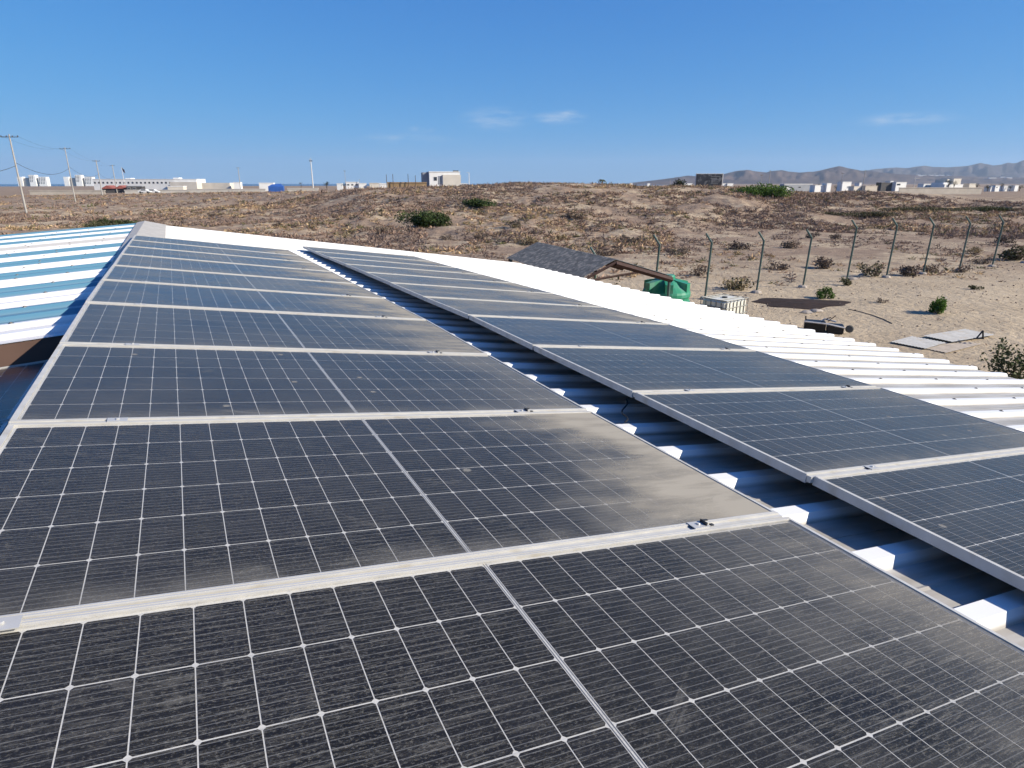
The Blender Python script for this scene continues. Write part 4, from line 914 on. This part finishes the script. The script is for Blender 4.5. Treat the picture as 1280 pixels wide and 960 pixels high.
wh(1100, 1118, 228.8, 420, M_BDARK, 'dark flat industrial building', roof=M_BDARK); wh(1112.5, 1117.5, 226.8, 440, M_BW, 'small white block on dark industrial building')
wh(1118.5, 1135.5, 228.2, 420, M_BW, 'white industrial block right of dark building', wins=[(1119.5, 1125, 229.5, 231.8)])
wh(1153, 1167.5, 230.4, 400, M_BW, 'white house with low roof behind sand coloured wall', wins=[(1156, 1158.5, 231.6, 233.2)]); wh(1167.8, 1180, 230.2, 420, M_BG, 'grey low house behind sand coloured wall')
wh(1177, 1208, 231, 390, M_BW, 'long white villa ground floor behind sand coloured wall', wins=[(1180, 1183, 231.8, 233.4)], blocks=[(1179, 1188, 228.2, 3, 8, M_BW), (1197.2, 1210, 223.3, 4, 9, M_BC), (1189, 1195, 224, 6, 8, M_BC)])
wh(1210.5, 1222, 230, 400, M_BC, 'cream block at right end of villa')
wh(1238, 1243, 234, 400, M_BW, 'tiny white gable house right of sand coloured wall'); wh(1243.5, 1251, 232.6, 400, M_BW, 'white house among dark trees', wins=[(1245, 1247, 233.6, 235)]); wh(1254.5, 1261, 232.8, 410, M_BW, 'white house between two dark trees'); wh(1268, 1274.5, 232.3, 410, M_BW, 'last white house before picture edge hill')
bld('boundary_wall', 'long sand coloured wall before villa', 1120, 1233, 235.2, 300, .3, M_BS, 'wall', group='low walls on the plain')
for k, (x, w_) in enumerate(((774, 2), (789.5, 2.5), (811, 3.5), (743, 2), (860, 12), (905, 6), (913, 8))):
    bld('far_building', 'tiny white house peeping over dune crest', x-w_/2, x+w_/2, 229.6, 520, 6, M_BW, group='tiny houses behind the dune')
from mathutils.bvhtree import BVHTree
trees_ = [BVHTree.FromPolygons(v_, f_) for v_, f_ in MTV]
for k, (x0, x1, y) in enumerate(((1146, 1150, 219.4), (1151, 1157, 219.8), (1161, 1166, 219.6), (1168, 1172, 219.9), (1174, 1180, 219.3), (1184, 1189, 219.4), (1236, 1244, 223), (1250, 1256, 221.8), (1257, 1264, 222.6))):
    hs = [h_ for h_ in (bt.ray_cast(Vector((0, 0, CAMH)), px_dir((x0+x1)/2, y).normalized()) for bt in trees_) if h_[0]]
    if not hs: continue
    c = min(hs, key=lambda h_: h_[3])[0]; w_ = (x1-x0)/2*c.y/FPX
    MB().box(-w_, w_, -8, 12, -12, 5).build('hillside_houses', M_BW, loc=c, label='pale row of houses far away at mountain foot', cat='houses', group='settlements at the mountain foot')
# ------------------------------------------------------------------ trees on the horizon
def tree(x, ytop, Y, rpx, label, pal, n=1500, group=None):
    b = gpos(x, Y); top = atY(x, ytop, Y).z-b.z; R = rpx*Y/FPX; t = thing('round_tree', label, 'tree', loc=b, group=group)
    cz = max(top-R*.9, R*.4); mb = MB().tube([(0, 0, -.4), (.1, 0, cz*.6), (.1, .1, cz)], [R*.12, R*.09, R*.05], 7)
    for q in range(4):
        a = q*1.6+.4; mb.tube([(.08, 0, cz*.5), (math.cos(a)*R*.5, math.sin(a)*R*.5, cz+R*.2)], [R*.06, R*.02], 5)
    mb.build('trunk', M_STEM, t)
    C = rng.normal(size=(12, 3))*R*.38; C[:, 2] *= .6; k = rng.integers(0, 12, n); d = rng.normal(size=(n, 3)); d /= np.linalg.norm(d, axis=1)[:, None]
    P_ = C[k]+d*(rng.random((n, 1))**.4)*R*.42; P_[:, 2] = np.clip(P_[:, 2], -R*.7, R*.9); P_[:, 2] += cz
    c = np.array(pal)[rng.integers(0, len(pal), n)]*(.7+.6*rng.random((n, 1))); V, F, c = leaf_cloud(P_, R*.13, c); obj('crown', npmesh('crown', V, F, M_LEAF, c), t)
GD = [(.04, .05, .025), (.055, .06, .03), (.035, .04, .022)]
tree(846, 220.6, 145, 12.5, 'dark round tree on dune crest left of billboard', GD, 2600)
tree(376, 227.2, 330, 2.2, 'small dark tree left of floodlight mast', GD, 300); tree(408, 225.8, 330, 4, 'dark round tree right of floodlight mast', GD, 500); tree(430, 227.5, 320, 3, 'dark tree at left end of low shops', GD, 400)
for k, (x, y, r) in enumerate(((1186, 223.5, 4), (1193, 224.5, 3.5), (1098, 228, 3), (1090, 229, 3.5), (1222, 228.5, 3), (1236, 229.5, 4), (1243, 229, 3), (1253, 227.5, 3), (1264, 230, 3), (1276, 229.8, 4), (1024, 228.5, 2.5), (1046, 229.5, 4), (1168, 228, 3.5))):
    tree(x, y, 385+k*3, r, 'small dark tree among white houses below mountains', GD, 350, 'trees among the far houses')
Y = 170; b = gpos(752.5, Y); t = thing('palm_tree', 'small palm tree alone on dune crest', 'palm', loc=b); top = atY(752.5, 225, Y).z-b.z
MB().tube([(0, 0, -.4), (.05, 0, top)], [.22, .16], 8).build('trunk', M_STEM, t)
for q in range(16):
    a = q*2.4; l_ = 1.25; pts = []; up_ = .2+.9*random.random()
    for i in range(5):
        s_ = i/4; pts.append(Vector((math.cos(a)*l_*s_, math.sin(a)*l_*s_, top+up_*s_-1.3*s_*s_)))
    mb = MB(); sd = Vector((-math.sin(a), math.cos(a), 0)); V = []
    for i, p_ in enumerate(pts): w_ = .17*math.sin(math.pi*min(.95, i/4+.12)); V += [p_-sd*w_-zd*.08, p_, p_+sd*w_-zd*.08]
    mb.add(V, [(i*3+j, i*3+j+1, (i+1)*3+j+1, (i+1)*3+j) for i in range(4) for j in range(2)]); mb.build('frond', mat('palm frond', (.05, .06, .03), rough=.6, var=.2), t)
# ------------------------------------------------------------------ air
hm = bpy.data.materials.new('thin sea haze'); hm.use_nodes = True; ht = hm.node_tree; ht.nodes.remove(ht.nodes['Principled BSDF'])
pv = N(ht, 'ShaderNodeVolumePrincipled'); pv.inputs['Density'].default_value = 6e-5; pv.inputs['Color'].default_value = (.62, .78, 1, 1); pv.inputs['Anisotropy'].default_value = .1
ht.links.new(pv.outputs[0], ht.nodes['Material Output'].inputs['Volume'])
MB().box(-12500, 12500, -12500, 12500, -30, 420).build('haze', hm, kind='stuff')
